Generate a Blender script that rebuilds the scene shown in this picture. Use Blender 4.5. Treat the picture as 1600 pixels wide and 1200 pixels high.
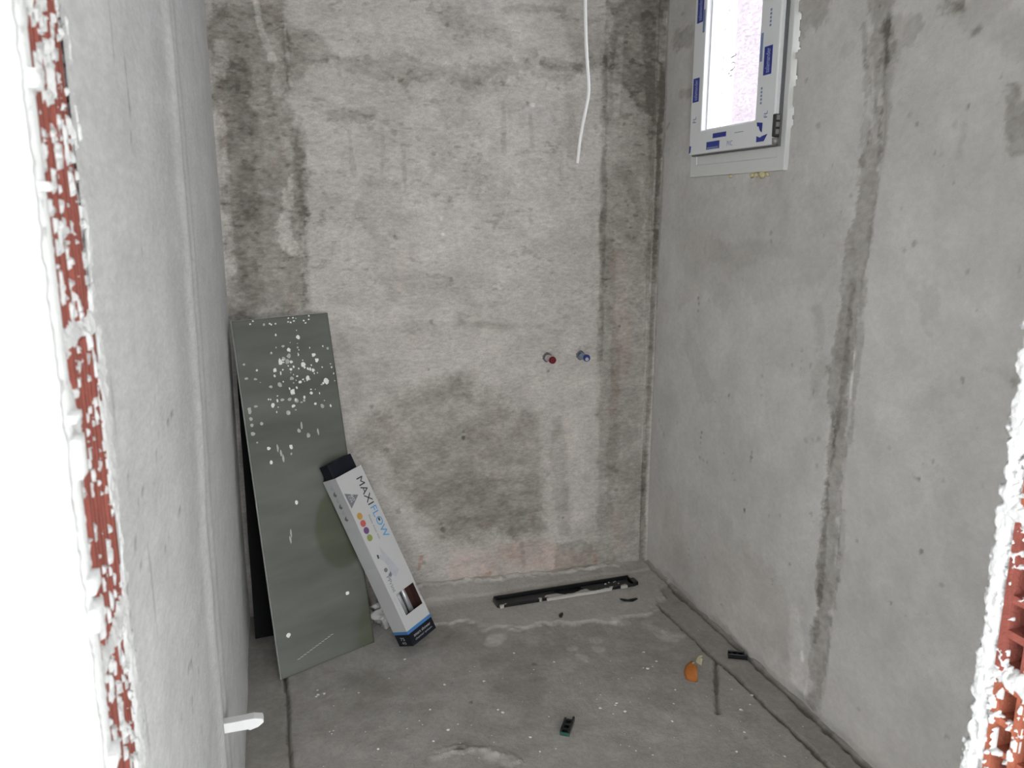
import bpy, math, random
import numpy as np
from mathutils import Vector, Matrix

# ------------------------------------------------------------------ camera, world, exposure
for o in list(bpy.data.objects):
    bpy.data.objects.remove(o)
scene = bpy.context.scene
COL = scene.collection

XL, XR, YB = -0.145, 1.562, 3.043      # left wall, right wall, back wall planes
YF0, YF1 = 0.627, 0.775                # front wall (the wall the doorway is cut in)
ZC = 2.60                              # ceiling
PITCH, YAW, ROLL, EYE = 0.2128, 0.2955, 0.0017, 1.5485

cam_data = bpy.data.cameras.new('camera')
cam_data.sensor_width = 36.0
cam_data.lens = 1250.0 / 1600.0 * 36.0
cam_data.clip_start = 0.02
cam_data.dof.use_dof = True
cam_data.dof.focus_distance = 2.7
cam_data.dof.aperture_fstop = 10.0
camera = bpy.data.objects.new('camera', cam_data)
COL.objects.link(camera)
_fw = Vector((math.sin(YAW) * math.cos(PITCH), math.cos(YAW) * math.cos(PITCH), -math.sin(PITCH)))
_rt = Vector((math.cos(YAW), -math.sin(YAW), 0))
_up = _rt.cross(_fw)
_r2 = _rt * math.cos(ROLL) + _up * math.sin(ROLL)
_u2 = _up * math.cos(ROLL) - _rt * math.sin(ROLL)
camera.matrix_world = Matrix(((_r2.x, _u2.x, -_fw.x, 0.0), (_r2.y, _u2.y, -_fw.y, 0.0),
                              (_r2.z, _u2.z, -_fw.z, EYE), (0, 0, 0, 1)))
scene.camera = camera

world = bpy.data.worlds.new('overcast_sky')
scene.world = world
world.use_nodes = True
_bg = world.node_tree.nodes['Background']
_bg.inputs['Color'].default_value = (0.94, 0.975, 1.0, 1)
_bg.inputs['Strength'].default_value = 6.5

scene.view_settings.view_transform = 'Standard'
scene.view_settings.look = 'None'
scene.view_settings.exposure = 0.35
scene.view_settings.gamma = 1.0
scene.view_settings.use_curve_mapping = False

# ------------------------------------------------------------------ numeric noise
_rng = np.random.RandomState(7)
_LAT = _rng.rand(16, 256, 256)

def vnoise(x, y, s=0):
    xi = np.floor(x).astype(int); yi = np.floor(y).astype(int)
    fx = x - xi; fy = y - yi
    fx = fx * fx * (3 - 2 * fx); fy = fy * fy * (3 - 2 * fy)
    L = _LAT[s % 16]
    a = L[xi & 255, yi & 255]; b = L[(xi + 1) & 255, yi & 255]
    c = L[xi & 255, (yi + 1) & 255]; d = L[(xi + 1) & 255, (yi + 1) & 255]
    return (a * (1 - fx) + b * fx) * (1 - fy) + (c * (1 - fx) + d * fx) * fy - 0.5

def fbm(x, y, oct=4, s=0, gain=0.5):
    r = 0; a = 1.0
    for i in range(oct):
        r = r + a * vnoise(x + 17.3 * i + 3.1 * s, y - 9.7 * i + 5.7 * s, s + i)
        x = x * 2.03; y = y * 2.03; a *= gain
    return r

def sstep(a, b, x):
    t = np.clip((x - a) / (b - a), 0, 1)
    return t * t * (3 - 2 * t)

def dist_polyline(U, V, pts, closed=False):
    d = np.full(U.shape, 1e9)
    n = len(pts)
    for i in range(n if closed else n - 1):
        (ax, ay), (bx, by) = pts[i], pts[(i + 1) % n]
        dx, dy = bx - ax, by - ay
        t = np.clip(((U - ax) * dx + (V - ay) * dy) / (dx * dx + dy * dy + 1e-12), 0, 1)
        d = np.minimum(d, np.hypot(U - ax - t * dx, V - ay - t * dy))
    return d

def inside_poly(U, V, pts):
    c = np.zeros(U.shape, bool)
    n = len(pts)
    for i in range(n):
        (ax, ay), (bx, by) = pts[i], pts[(i + 1) % n]
        if ay == by:
            continue
        c ^= ((ay > V) != (by > V)) & (U < (bx - ax) * (V - ay) / (by - ay) + ax)
    return c

def shape_mask(U, V, item, seed):
    """soft, ragged mask of a stain: band along a polyline or filled outline"""
    kind, pts, w, am, soft, warp = item
    nz = fbm(U * 9, V * 9, 4, seed) * 1.0 + fbm(U * 40, V * 34, 3, seed + 5) * 0.55 + fbm(U * 120, V * 150, 2, seed + 2) * 0.40
    if kind == 'b':
        sd = dist_polyline(U, V, pts) - w * 0.5
    else:
        sd = dist_polyline(U, V, pts, True)
        sd = np.where(inside_poly(U, V, pts), -sd, sd)
    sd = sd + nz * warp
    soft = soft * 0.7
    patchy = np.clip(0.92 + 0.35 * fbm(U * 20, V * 20, 3, seed + 9) + 0.5 * fbm(U * 60, V * 110, 3, seed + 3), 0.4, 1.4)
    return (1 - sstep(-soft, soft, sd)) * patchy

def tone_of(U, V, stains, spots, gain=1.0):
    t = np.zeros(U.shape)
    for i, it in enumerate(stains):
        t += gain * it[3] * shape_mask(U, V, it, i)
    for i, (u, v, r, a) in enumerate(spots):
        sel = (abs(U - u) < 3 * r + .01) & (abs(V - v) < 3 * r + .01)
        if sel.any():
            uu, vv = U[sel], V[sel]
            d = np.hypot(uu - u, vv - v) / (r * 0.8) + fbm(uu * 120, vv * 120, 2, i) * 0.9
            t[sel] += 0.85 * a * (1 - sstep(0.55, 1.25, d))
    return t

# ------------------------------------------------------------------ mesh helpers
def np_mesh(name, V, Q, smooth=True):
    me = bpy.data.meshes.new(name)
    V = np.asarray(V, dtype=np.float32); Q = np.asarray(Q, dtype=np.int32)
    me.vertices.add(len(V)); me.vertices.foreach_set('co', V.ravel())
    me.loops.add(Q.size); me.loops.foreach_set('vertex_index', Q.ravel())
    me.polygons.add(len(Q)); me.polygons.foreach_set('loop_start', np.arange(len(Q), dtype=np.int32) * Q.shape[1])
    me.update(calc_edges=True)
    me.validate()
    if smooth:
        me.polygons.foreach_set('use_smooth', np.ones(len(Q), dtype=bool))
    return me

def add_col(me, C):
    at = me.color_attributes.new('Col', 'FLOAT_COLOR', 'POINT')
    C4 = np.ones((len(me.vertices), 4), dtype=np.float32)
    C4[:, :3] = C
    at.data.foreach_set('color', C4.ravel())

def link(name, me, mat, parent=None):
    o = bpy.data.objects.new(name, me)
    COL.objects.link(o)
    if mat is not None:
        me.materials.clear(); me.materials.append(mat)
    if parent is not None:
        o.parent = parent
        if parent.type == 'EMPTY':
            o.matrix_parent_inverse = Matrix.Translation(-parent.location)
    return o

def tag(o, label=None, cat=None, group=None, kind=None):
    if label: o['label'] = label
    if cat: o['category'] = cat
    if group: o['group'] = group
    if kind: o['kind'] = kind
    return o

def empty(name, loc=(0, 0, 0), label=None, cat=None, group=None, kind=None):
    o = bpy.data.objects.new(name, None)
    o.empty_display_size = 0.05
    COL.objects.link(o)
    o.location = loc
    return tag(o, label, cat, group, kind)

class MB:
    """collects verts and faces for one mesh"""
    def __init__(self):
        self.v = []; self.f = []
    def add(self, vs, fs):
        k = len(self.v)
        self.v += [tuple(p) for p in vs]
        self.f += [tuple(i + k for i in q) for q in fs]
        return self
    def box(self, x0, x1, y0, y1, z0, z1):
        return self.add([(x0, y0, z0), (x1, y0, z0), (x1, y1, z0), (x0, y1, z0),
                         (x0, y0, z1), (x1, y0, z1), (x1, y1, z1), (x0, y1, z1)],
                        [(0, 3, 2, 1), (4, 5, 6, 7), (0, 1, 5, 4), (1, 2, 6, 5), (2, 3, 7, 6), (3, 0, 4, 7)])
    def obox(self, o, a, b, c):
        o, a, b, c = Vector(o), Vector(a), Vector(b), Vector(c)
        p = [o, o + a, o + a + b, o + b, o + c, o + a + c, o + a + b + c, o + b + c]
        return self.add(p, [(0, 3, 2, 1), (4, 5, 6, 7), (0, 1, 5, 4), (1, 2, 6, 5), (2, 3, 7, 6), (3, 0, 4, 7)])
    def quad(self, a, b, c, d):
        return self.add([a, b, c, d], [(0, 1, 2, 3)])
    def tube(self, pts, rad, n=12, caps=True):
        pts = [Vector(p) for p in pts]
        rads = rad if isinstance(rad, (list, tuple)) else [rad] * len(pts)
        rings = []
        ref = None
        for i, p in enumerate(pts):
            d = (pts[min(i + 1, len(pts) - 1)] - pts[max(i - 1, 0)]).normalized()
            if ref is None:
                ref = d.orthogonal().normalized()
            a = (ref - d * ref.dot(d)).normalized(); b = d.cross(a); ref = a
            rings.append([p + (a * math.cos(2 * math.pi * k / n) + b * math.sin(2 * math.pi * k / n)) * rads[i] for k in range(n)])
        vs = [q for r in rings for q in r]
        fs = []
        for i in range(len(pts) - 1):
            for k in range(n):
                k2 = (k + 1) % n
                fs.append((i * n + k, i * n + k2, (i + 1) * n + k2, (i + 1) * n + k))
        if caps:
            fs.append(tuple(reversed(range(n))))
            fs.append(tuple((len(pts) - 1) * n + k for k in range(n)))
        return self.add(vs, fs)
    def build(self, name, mat, parent=None, bevel=0.0, smooth=False, segs=2):
        me = bpy.data.meshes.new(name)
        me.from_pydata(self.v, [], self.f)
        me.update()
        if smooth:
            for p in me.polygons: p.use_smooth = True
        o = link(name, me, mat, parent)
        if bevel > 0:
            m = o.modifiers.new('bevel', 'BEVEL')
            m.width = bevel; m.segments = segs; m.limit_method = 'ANGLE'; m.angle_limit = math.radians(40)
        return o

def grid(u0, u1, v0, v1, step):
    nu = max(2, int(round((u1 - u0) / step)) + 1); nv = max(2, int(round((v1 - v0) / step)) + 1)
    u = np.linspace(u0, u1, nu); v = np.linspace(v0, v1, nv)
    U, V = np.meshgrid(u, v, indexing='ij')
    idx = np.arange(nu * nv).reshape(nu, nv)
    Q = np.stack([idx[:-1, :-1], idx[1:, :-1], idx[1:, 1:], idx[:-1, 1:]], -1)
    return U, V, Q

def ragged(U, V, Q, keep, top, bottom, flip=False):
    """mesh arrays of the kept cells of a grid, with a skirt from the top surface down to the bottom"""
    Qk = Q[keep].reshape(-1, 4)
    n = U.size
    quads = [Qk]
    K = np.pad(keep, 1)
    c = K[1:-1, 1:-1]
    for (di, dj, a, b) in ((-1, 0, 3, 0), (1, 0, 1, 2), (0, -1, 0, 1), (0, 1, 2, 3)):
        nb = K[1 + di:K.shape[0] - 1 + di, 1 + dj:K.shape[1] - 1 + dj]
        e = Q[c & ~nb].reshape(-1, 4)
        if len(e):
            quads.append(np.stack([e[:, b], e[:, a], e[:, a] + n, e[:, b] + n], -1))
    Qa = np.concatenate(quads)
    P = np.concatenate([top.reshape(-1, 3), bottom.reshape(-1, 3)])
    used = np.unique(Qa)
    remap = np.full(len(P), -1); remap[used] = np.arange(len(used))
    Qa = remap[Qa]
    if flip:
        Qa = Qa[:, ::-1]
    return P[used], Qa, used

_text_cache = {}
def text_fit(s, centre, xd, yd, w, h, mat, parent, name='lettering'):
    """flat lettering fitted into w x h around centre, xd = reading direction, yd = letter up"""
    cu = bpy.data.curves.new('t', 'FONT'); cu.body = s; cu.resolution_u = 3
    ob = bpy.data.objects.new('t', cu); COL.objects.link(ob)
    dg = bpy.context.evaluated_depsgraph_get()
    me = bpy.data.meshes.new_from_object(ob.evaluated_get(dg))
    bpy.data.objects.remove(ob); bpy.data.curves.remove(cu)
    n = len(me.vertices)
    co = np.zeros(n * 3, dtype=np.float32); me.vertices.foreach_get('co', co); co = co.reshape(-1, 3)
    lo, hi = co.min(0), co.max(0)
    a = (co[:, 0] - (lo[0] + hi[0]) / 2) * w / max(hi[0] - lo[0], 1e-6)
    b = (co[:, 1] - (lo[1] + hi[1]) / 2) * h / max(hi[1] - lo[1], 1e-6)
    c = np.array(centre)[None] + a[:, None] * np.array(xd)[None] + b[:, None] * np.array(yd)[None]
    me.vertices.foreach_set('co', c.astype(np.float32).ravel()); me.update()
    me.name = name
    return link(name, me, mat, parent)

# ------------------------------------------------------------------ materials
def new_mat(name):
    m = bpy.data.materials.new(name); m.use_nodes = True
    nt = m.node_tree
    b = nt.nodes['Principled BSDF']
    return m, nt, b

def N(nt, t, **kw):
    n = nt.nodes.new(t)
    for k, v in kw.items():
        setattr(n, k, v)
    return n

def plain(name, col, rough=0.6, metal=0.0, vary=0.12, scale=30.0, bump=0.0, bscale=120.0, spec=0.4):
    m, nt, b = new_mat(name)
    tc = N(nt, 'ShaderNodeTexCoord')
    nz = N(nt, 'ShaderNodeTexNoise'); nz.inputs['Scale'].default_value = scale; nz.inputs['Detail'].default_value = 5
    nt.links.new(tc.outputs['Object'], nz.inputs['Vector'])
    mr = N(nt, 'ShaderNodeMapRange'); mr.inputs['To Min'].default_value = 1 - vary; mr.inputs['To Max'].default_value = 1 + vary
    nt.links.new(nz.outputs['Fac'], mr.inputs['Value'])
    mx = N(nt, 'ShaderNodeVectorMath', operation='SCALE'); mx.inputs[0].default_value = col[:3]
    nt.links.new(mr.outputs['Result'], mx.inputs['Scale'])
    nt.links.new(mx.outputs['Vector'], b.inputs['Base Color'])
    b.inputs['Roughness'].default_value = rough; b.inputs['Metallic'].default_value = metal
    b.inputs['Specular IOR Level'].default_value = spec
    if bump > 0:
        n2 = N(nt, 'ShaderNodeTexNoise'); n2.inputs['Scale'].default_value = bscale; n2.inputs['Detail'].default_value = 6
        nt.links.new(tc.outputs['Object'], n2.inputs['Vector'])
        bp = N(nt, 'ShaderNodeBump'); bp.inputs['Strength'].default_value = bump; bp.inputs['Distance'].default_value = 0.004
        nt.links.new(n2.outputs['Fac'], bp.inputs['Height']); nt.links.new(bp.outputs['Normal'], b.inputs['Normal'])
    return m

def plaster(name, stretch=(1, 1, 1), bump=0.4, mid=80.0, fine=260.0, g_mid=0.14, g_fine=0.07, blot=0.06):
    """cement render: stain colour from the surface attribute, grain and trowel relief from noise"""
    m, nt, b = new_mat(name)
    at = N(nt, 'ShaderNodeAttribute'); at.attribute_name = 'Col'
    tc = N(nt, 'ShaderNodeTexCoord')
    mp = N(nt, 'ShaderNodeMapping'); mp.inputs['Scale'].default_value = stretch
    nt.links.new(tc.outputs['Object'], mp.inputs['Vector'])
    mul = None; hsum = None
    for (sc_, amp, det, st, hw) in ((mid, g_mid, 5, True, 1.0), (fine, g_fine, 3, False, 0.5), (10.0, blot, 6, False, 0.0)):
        n = N(nt, 'ShaderNodeTexNoise'); n.inputs['Scale'].default_value = sc_; n.inputs['Detail'].default_value = det; n.inputs['Roughness'].default_value = 0.62
        n.inputs['Distortion'].default_value = 0.3
        nt.links.new((mp.outputs['Vector'] if st else tc.outputs['Object']), n.inputs['Vector'])
        r = N(nt, 'ShaderNodeMapRange'); r.inputs['From Min'].default_value = 0.32; r.inputs['From Max'].default_value = 0.68
        r.inputs['To Min'].default_value = 1 - amp; r.inputs['To Max'].default_value = 1 + amp
        nt.links.new(n.outputs['Fac'], r.inputs['Value'])
        if mul is None:
            mul = r.outputs['Result']
        else:
            mu = N(nt, 'ShaderNodeMath', operation='MULTIPLY')
            nt.links.new(mul, mu.inputs[0]); nt.links.new(r.outputs['Result'], mu.inputs[1]); mul = mu.outputs['Value']
        if hw > 0:
            sc2 = N(nt, 'ShaderNodeMath', operation='MULTIPLY'); sc2.inputs[1].default_value = hw
            nt.links.new(n.outputs['Fac'], sc2.inputs[0])
            if hsum is None:
                hsum = sc2.outputs['Value']
            else:
                ad = N(nt, 'ShaderNodeMath', operation='ADD')
                nt.links.new(hsum, ad.inputs[0]); nt.links.new(sc2.outputs['Value'], ad.inputs[1]); hsum = ad.outputs['Value']
    sc = N(nt, 'ShaderNodeVectorMath', operation='SCALE')
    nt.links.new(at.outputs['Color'], sc.inputs[0]); nt.links.new(mul, sc.inputs['Scale'])
    nt.links.new(sc.outputs['Vector'], b.inputs['Base Color'])
    bp = N(nt, 'ShaderNodeBump'); bp.inputs['Strength'].default_value = bump; bp.inputs['Distance'].default_value = 0.004
    nt.links.new(hsum, bp.inputs['Height']); nt.links.new(bp.outputs['Normal'], b.inputs['Normal'])
    b.inputs['Roughness'].default_value = 0.9
    b.inputs['Specular IOR Level'].default_value = 0.2
    return m

# ------------------------------------------------------------------ stains and tonal strips: (band or outline, points in wall metres, width, amount, softness, raggedness)
BACK_STAINS = [
  ('p',[(-0.14,2.233),(0.103,2.251),(0.102,2.003),(0.143,1.877),(0.148,1.725),(0.146,1.524),(0.133,1.176),(-0.132,1.174)],0.000,-0.26,0.03,0.05),
  ('b',[(-0.055,1.996),(-0.052,1.613),(-0.055,1.23)],0.101,-0.1,0.03,0.05),
  ('b',[(0.016,2.254),(0.025,2.164),(0.061,2.064)],0.028,0.22,0.006,0.012),
  ('b',[(0.071,2.126),(0.09,2.024),(0.069,1.96)],0.036,0.16,0.012,0.02),
  ('b',[(0.103,1.676),(0.08,1.569),(0.067,1.491),(0.095,1.399)],0.036,0.24,0.01,0.03),
  ('b',[(0.074,1.821),(0.107,1.735)],0.027,0.12,0.01,0.02),
  ('b',[(-0.109,2.014),(-0.107,2.095)],0.028,0.18,0.012,0.02),
  ('b',[(0.146,1.856),(0.133,1.703),(0.14,1.479),(0.134,1.2)],0.031,-0.14,0.012,0.02),
  ('b',[(-0.116,1.91),(-0.114,1.742),(-0.12,1.346)],0.022,0.1,0.008,0.01),
  ('p',[(0.116,2.174),(0.205,2.165),(0.251,2.116),(0.288,2.072),(0.178,2.053),(0.126,2.088)],0.000,-0.16,0.015,0.02),
  ('b',[(0.124,2.057),(0.354,2.049),(0.537,2.05),(0.727,2.05),(0.924,2.078),(1.129,2.074),(1.299,2.118)],0.065,-0.15,0.02,0.06),
  ('b',[(1.051,2.098),(1.194,2.087)],0.033,-0.14,0.008,0.015),
  ('b',[(0.308,2.002),(0.63,1.995),(0.824,2.003),(1.078,2.007)],0.054,-0.06,0.02,0.05),
  ('b',[(0.258,1.881),(0.394,1.897)],0.040,-0.12,0.012,0.02),
  ('b',[(0.682,2.238),(0.826,2.215),(1.0,2.113)],0.054,-0.12,0.02,0.04),
  ('b',[(0.899,2.277),(1.125,2.292)],0.020,-0.14,0.008,0.012),
  ('p',[(1.126,2.256),(1.308,2.291),(1.314,2.06),(1.181,2.077)],0.000,-0.1,0.015,0.03),
  ('b',[(0.312,1.828),(0.322,1.684)],0.016,-0.12,0.006,0.008),
  ('b',[(0.434,1.843),(0.426,1.685)],0.015,-0.08,0.006,0.008),
  ('b',[(0.507,1.789),(0.509,1.617)],0.014,-0.1,0.006,0.008),
  ('p',[(0.339,1.666),(0.491,1.652),(0.499,1.501),(0.424,1.407),(0.322,1.524)],0.000,-0.1,0.02,0.03),
  ('b',[(0.649,1.712),(0.873,1.644),(0.822,1.572)],0.083,-0.08,0.03,0.05),
  ('b',[(0.889,1.949),(0.894,1.763)],0.020,-0.1,0.008,0.01),
  ('b',[(0.996,1.906),(1.007,1.789)],0.013,-0.08,0.006,0.008),
  ('p',[(1.135,1.982),(1.196,1.984),(1.201,1.733),(1.147,1.744)],0.000,-0.1,0.015,0.02),
  ('p',[(1.293,2.346),(1.565,2.366),(1.566,1.752),(1.556,1.045),(1.548,-0.021),(1.313,0.011),(1.308,1.109),(1.298,1.869)],0.000,-0.16,0.012,0.02),
  ('p',[(1.319,2.348),(1.565,2.366),(1.558,1.852),(1.427,1.969),(1.328,2.06)],0.000,-0.17,0.02,0.05),
  ('b',[(1.475,2.279),(1.524,1.777),(1.525,1.289)],0.061,-0.12,0.012,0.02),
  ('b',[(1.552,2.119),(1.548,1.626),(1.544,1.045),(1.532,0.302),(1.541,-0.004)],0.027,-0.16,0.005,0.008),
  ('b',[(1.521,2.117),(1.528,1.626),(1.526,1.046),(1.522,0.481)],0.015,0.14,0.004,0.006),
  ('b',[(1.299,2.129),(1.307,1.549),(1.309,0.947)],0.024,-0.14,0.006,0.012),
  ('b',[(1.333,1.422),(1.376,0.944),(1.378,0.694),(1.367,0.26)],0.042,-0.08,0.012,0.02),
  ('b',[(1.359,2.202),(1.351,1.919)],0.027,0.12,0.008,0.012),
  ('b',[(1.423,1.675),(1.466,1.524),(1.44,1.447)],0.060,-0.12,0.015,0.03),
  ('p',[(0.342,0.77),(0.506,0.841),(0.661,0.878),(0.845,0.808),(1.043,0.705),(1.057,0.467),(1.071,0.212),(0.705,0.207),(0.494,0.358),(0.397,0.543),(0.3,0.644)],0.000,-0.19,0.05,0.05),
  ('p',[(0.408,0.893),(0.766,0.923),(0.765,0.805),(0.429,0.789)],0.000,-0.08,0.02,0.03),
  ('p',[(0.498,0.52),(1.068,0.466),(1.073,0.028),(0.567,0.054)],0.000,-0.05,0.03,0.04),
  ('b',[(1.122,0.685),(1.141,0.401),(1.159,0.196)],0.066,-0.12,0.015,0.025),
  ('p',[(1.124,0.155),(1.295,0.134),(1.319,0.01),(1.12,0.016)],0.000,-0.18,0.012,0.02),
  ('b',[(0.97,0.16),(0.979,0.056)],0.022,-0.1,0.008,0.01),
  ('b',[(1.28,0.729),(1.287,0.09)],0.042,-0.05,0.02,0.02),
  ('b',[(0.716,1.116),(0.926,1.097),(1.061,1.097)],0.022,-0.09,0.008,0.015),
  ('b',[(0.318,1.109),(0.664,1.082)],0.025,-0.05,0.012,0.02),
  ('p',[(0.767,1.078),(1.271,1.11),(1.308,0.208),(1.203,0.22),(1.151,0.71),(1.051,0.745),(0.819,0.894)],0.000,0.05,0.03,0.03),
  ('p',[(0.262,1.189),(0.755,1.185),(0.755,1.129),(0.259,1.124)],0.000,0.06,0.012,0.02),
  ('b',[(0.421,1.312),(0.641,1.246),(0.539,1.138)],0.100,-0.05,0.03,0.05),
  ('b',[(0.237,1.149),(0.278,1.001),(0.306,0.798)],0.035,-0.06,0.02,0.02),
]
BACK_SPOTS = [(0.466,1.449,0.0130,-0.5),(0.453,1.468,0.0182,-0.2),(0.721,0.651,0.0104,-0.5),(0.721,0.678,0.0078,-0.3),(0.412,0.629,0.0156,-0.25),(0.448,0.368,0.0156,-0.3),(0.63,0.264,0.0156,-0.35),(0.625,0.293,0.0104,-0.2),(0.358,0.807,0.0104,-0.4),(0.547,0.128,0.0130,-0.35),(0.585,0.939,0.0078,-0.4),(0.599,1.128,0.0130,-0.4),(0.985,1.948,0.0104,-0.5),(1.006,1.944,0.0104,0.5),(1.549,1.866,0.0130,-0.5),(0.65,1.462,0.0078,0.6),(0.646,1.519,0.0078,0.4),(1.083,0.906,0.0078,-0.5),(1.088,0.458,0.0104,-0.3),(1.386,2.19,0.0078,-0.4),(1.395,1.081,0.0078,-0.4),(0.674,0.903,0.0104,-0.2),(0.846,0.971,0.0208,-0.1),(1.217,0.992,0.0130,-0.25),(1.245,0.996,0.0130,-0.25),(1.158,0.26,0.0078,-0.4),(1.398,0.448,0.0156,-0.25),(1.4,0.36,0.0130,-0.25),(0.974,2.101,0.0156,-0.2),(0.721,1.947,0.0182,-0.15),(1.005,2.055,0.0130,-0.25),(1.064,2.025,0.0104,-0.3),(1.109,2.009,0.0104,-0.3),(0.954,2.043,0.0182,-0.18),(0.887,2.029,0.0208,-0.15),(0.795,2.013,0.0182,-0.15)]
BACK_RUST = [
  ('p',[(0.649,0.149),(1.071,0.162),(1.312,0.057),(1.313,-0.004),(0.647,0.014)],0.000,0.5,0.03,0.04),
  ('b',[(0.537,0.158),(0.525,0.103)],0.019,1.3,0.006,0.008),
  ('b',[(0.792,0.023),(0.828,0.044)],0.017,1,0.006,0.008),
  ('b',[(1.377,1.37),(1.42,0.942),(1.377,0.722)],0.066,0.45,0.015,0.03),
  ('b',[(1.313,0.026),(1.307,0.118)],0.018,0.8,0.006,0.006),
  ('b',[(1.405,0.226),(1.427,0.103)],0.066,0.4,0.02,0.02),
  ('b',[(0.074,1.746),(0.039,1.701)],0.031,0.45,0.015,0.02),
  ('b',[(0.073,1.331),(0.077,1.202)],0.032,0.4,0.012,0.02),
  ('b',[(-0.112,1.973),(-0.112,1.763)],0.024,0.35,0.01,0.01),
  ('b',[(0.04,2.236),(0.1,2.189)],0.045,0.3,0.012,0.02),
  ('b',[(0.52,1.382),(0.468,1.262)],0.075,0.2,0.03,0.03),
  ('p',[(0.227,1.197),(1.284,1.163),(1.313,-0.004),(0.23,0.143)],0.000,0.12,0.1,0.05),
]
RIGHT_MARKS = [
  ('b',[(1.856,2.091),(1.862,1.929),(1.835,1.716),(1.854,1.55),(1.864,1.376),(1.879,1.194),(1.884,1.025),(1.874,0.795),(1.863,0.557),(1.865,0.347),(1.868,0.128),(1.879,0.02)],0.075,-0.2,0.01,0.018),
  ('b',[(1.825,2.031),(1.808,1.826),(1.802,1.698)],0.031,-0.14,0.008,0.012),
  ('b',[(1.914,2.033),(1.883,1.835),(1.878,1.669)],0.025,-0.16,0.006,0.012),
  ('b',[(1.869,1.358),(1.871,1.177),(1.873,1.065),(1.892,0.868)],0.025,-0.12,0.006,0.01),
  ('b',[(1.817,1.239),(1.824,1.056),(1.82,0.908)],0.023,-0.16,0.006,0.008),
  ('b',[(1.833,1.165),(1.837,1.035)],0.010,0.22,0.003,0.004),
  ('b',[(1.906,0.981),(1.894,0.667),(1.889,0.462),(1.895,0.244)],0.024,-0.16,0.006,0.012),
  ('b',[(1.83,0.571),(1.827,0.367)],0.014,0.12,0.004,0.006),
  ('b',[(1.819,0.695),(1.815,0.537)],0.022,-0.1,0.006,0.008),
  ('b',[(1.879,1.947),(1.84,1.733)],0.013,0.12,0.004,0.005),
  ('p',[(2.213,2.174),(2.056,2.137),(2.099,2.088),(2.168,2.085)],0.000,-0.18,0.02,0.03),
  ('b',[(1.828,2.001),(1.731,2.004),(1.789,1.963),(1.827,1.946)],0.032,-0.14,0.012,0.025),
  ('b',[(1.651,2.002),(1.597,2.011)],0.028,-0.24,0.012,0.02),
  ('p',[(1.638,2.041),(1.413,1.988),(1.396,1.879),(1.475,1.886),(1.591,1.968)],0.000,-0.08,0.02,0.03),
  ('p',[(1.449,1.823),(1.387,1.839),(1.361,1.669),(1.425,1.68)],0.000,-0.22,0.012,0.02),
  ('b',[(1.546,1.946),(1.535,1.95)],0.014,-0.28,0.006,0.008),
  ('b',[(1.465,1.851),(1.461,1.835)],0.009,-0.22,0.006,0.006),
  ('b',[(1.542,1.783),(1.539,1.787)],0.012,-0.3,0.005,0.006),
  ('b',[(1.548,1.738),(1.548,1.681)],0.018,-0.08,0.012,0.015),
  ('b',[(1.996,1.984),(1.958,1.985)],0.039,-0.08,0.012,0.015),
  ('b',[(3.052,2.368),(3.052,1.753),(3.058,1.097),(3.069,0.35),(3.065,-0.017)],0.046,-0.18,0.008,0.006),  # darker strip down the back corner
  ('b',[(2.948,2.185),(2.873,2.182)],0.067,-0.16,0.012,0.02),
  ('b',[(2.919,1.988),(2.84,1.989)],0.030,-0.14,0.006,0.012),
  ('p',[(2.897,1.647),(2.303,1.65),(1.916,1.671),(1.905,1.391),(2.258,1.263),(2.853,1.175)],0.000,-0.06,0.05,0.06),
  ('b',[(2.633,1.407),(2.348,1.414),(2.176,1.432)],0.068,-0.06,0.02,0.02),
  ('b',[(1.999,1.253),(1.967,1.123),(1.987,1.041)],0.044,-0.08,0.012,0.02),
  ('b',[(2.737,1.038),(2.628,0.908)],0.124,-0.06,0.03,0.03),
  ('p',[(2.895,0.437),(2.492,0.495),(2.155,0.387),(1.94,0.308),(1.975,0.063),(2.915,-0.01)],0.000,-0.06,0.05,0.05),
  ('b',[(2.002,0.276),(1.966,0.205),(1.96,0.072)],0.066,0.12,0.02,0.015),
  ('b',[(1.949,0.17),(1.94,0.152)],0.015,0.2,0.006,0.006),
  ('b',[(1.663,1.375),(1.615,1.331),(1.588,1.286)],0.036,-0.07,0.02,0.03),
  ('b',[(1.441,1.2),(1.337,1.19)],0.018,-0.07,0.012,0.02),
  ('b',[(1.599,1.071),(1.434,1.156)],0.035,-0.05,0.03,0.03),
  ('b',[(1.468,0.876),(1.429,0.741)],0.060,-0.05,0.04,0.04),
  ('b',[(1.763,0.52),(1.574,0.421),(1.467,0.297)],0.135,-0.03,0.08,0.06),
]
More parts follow.
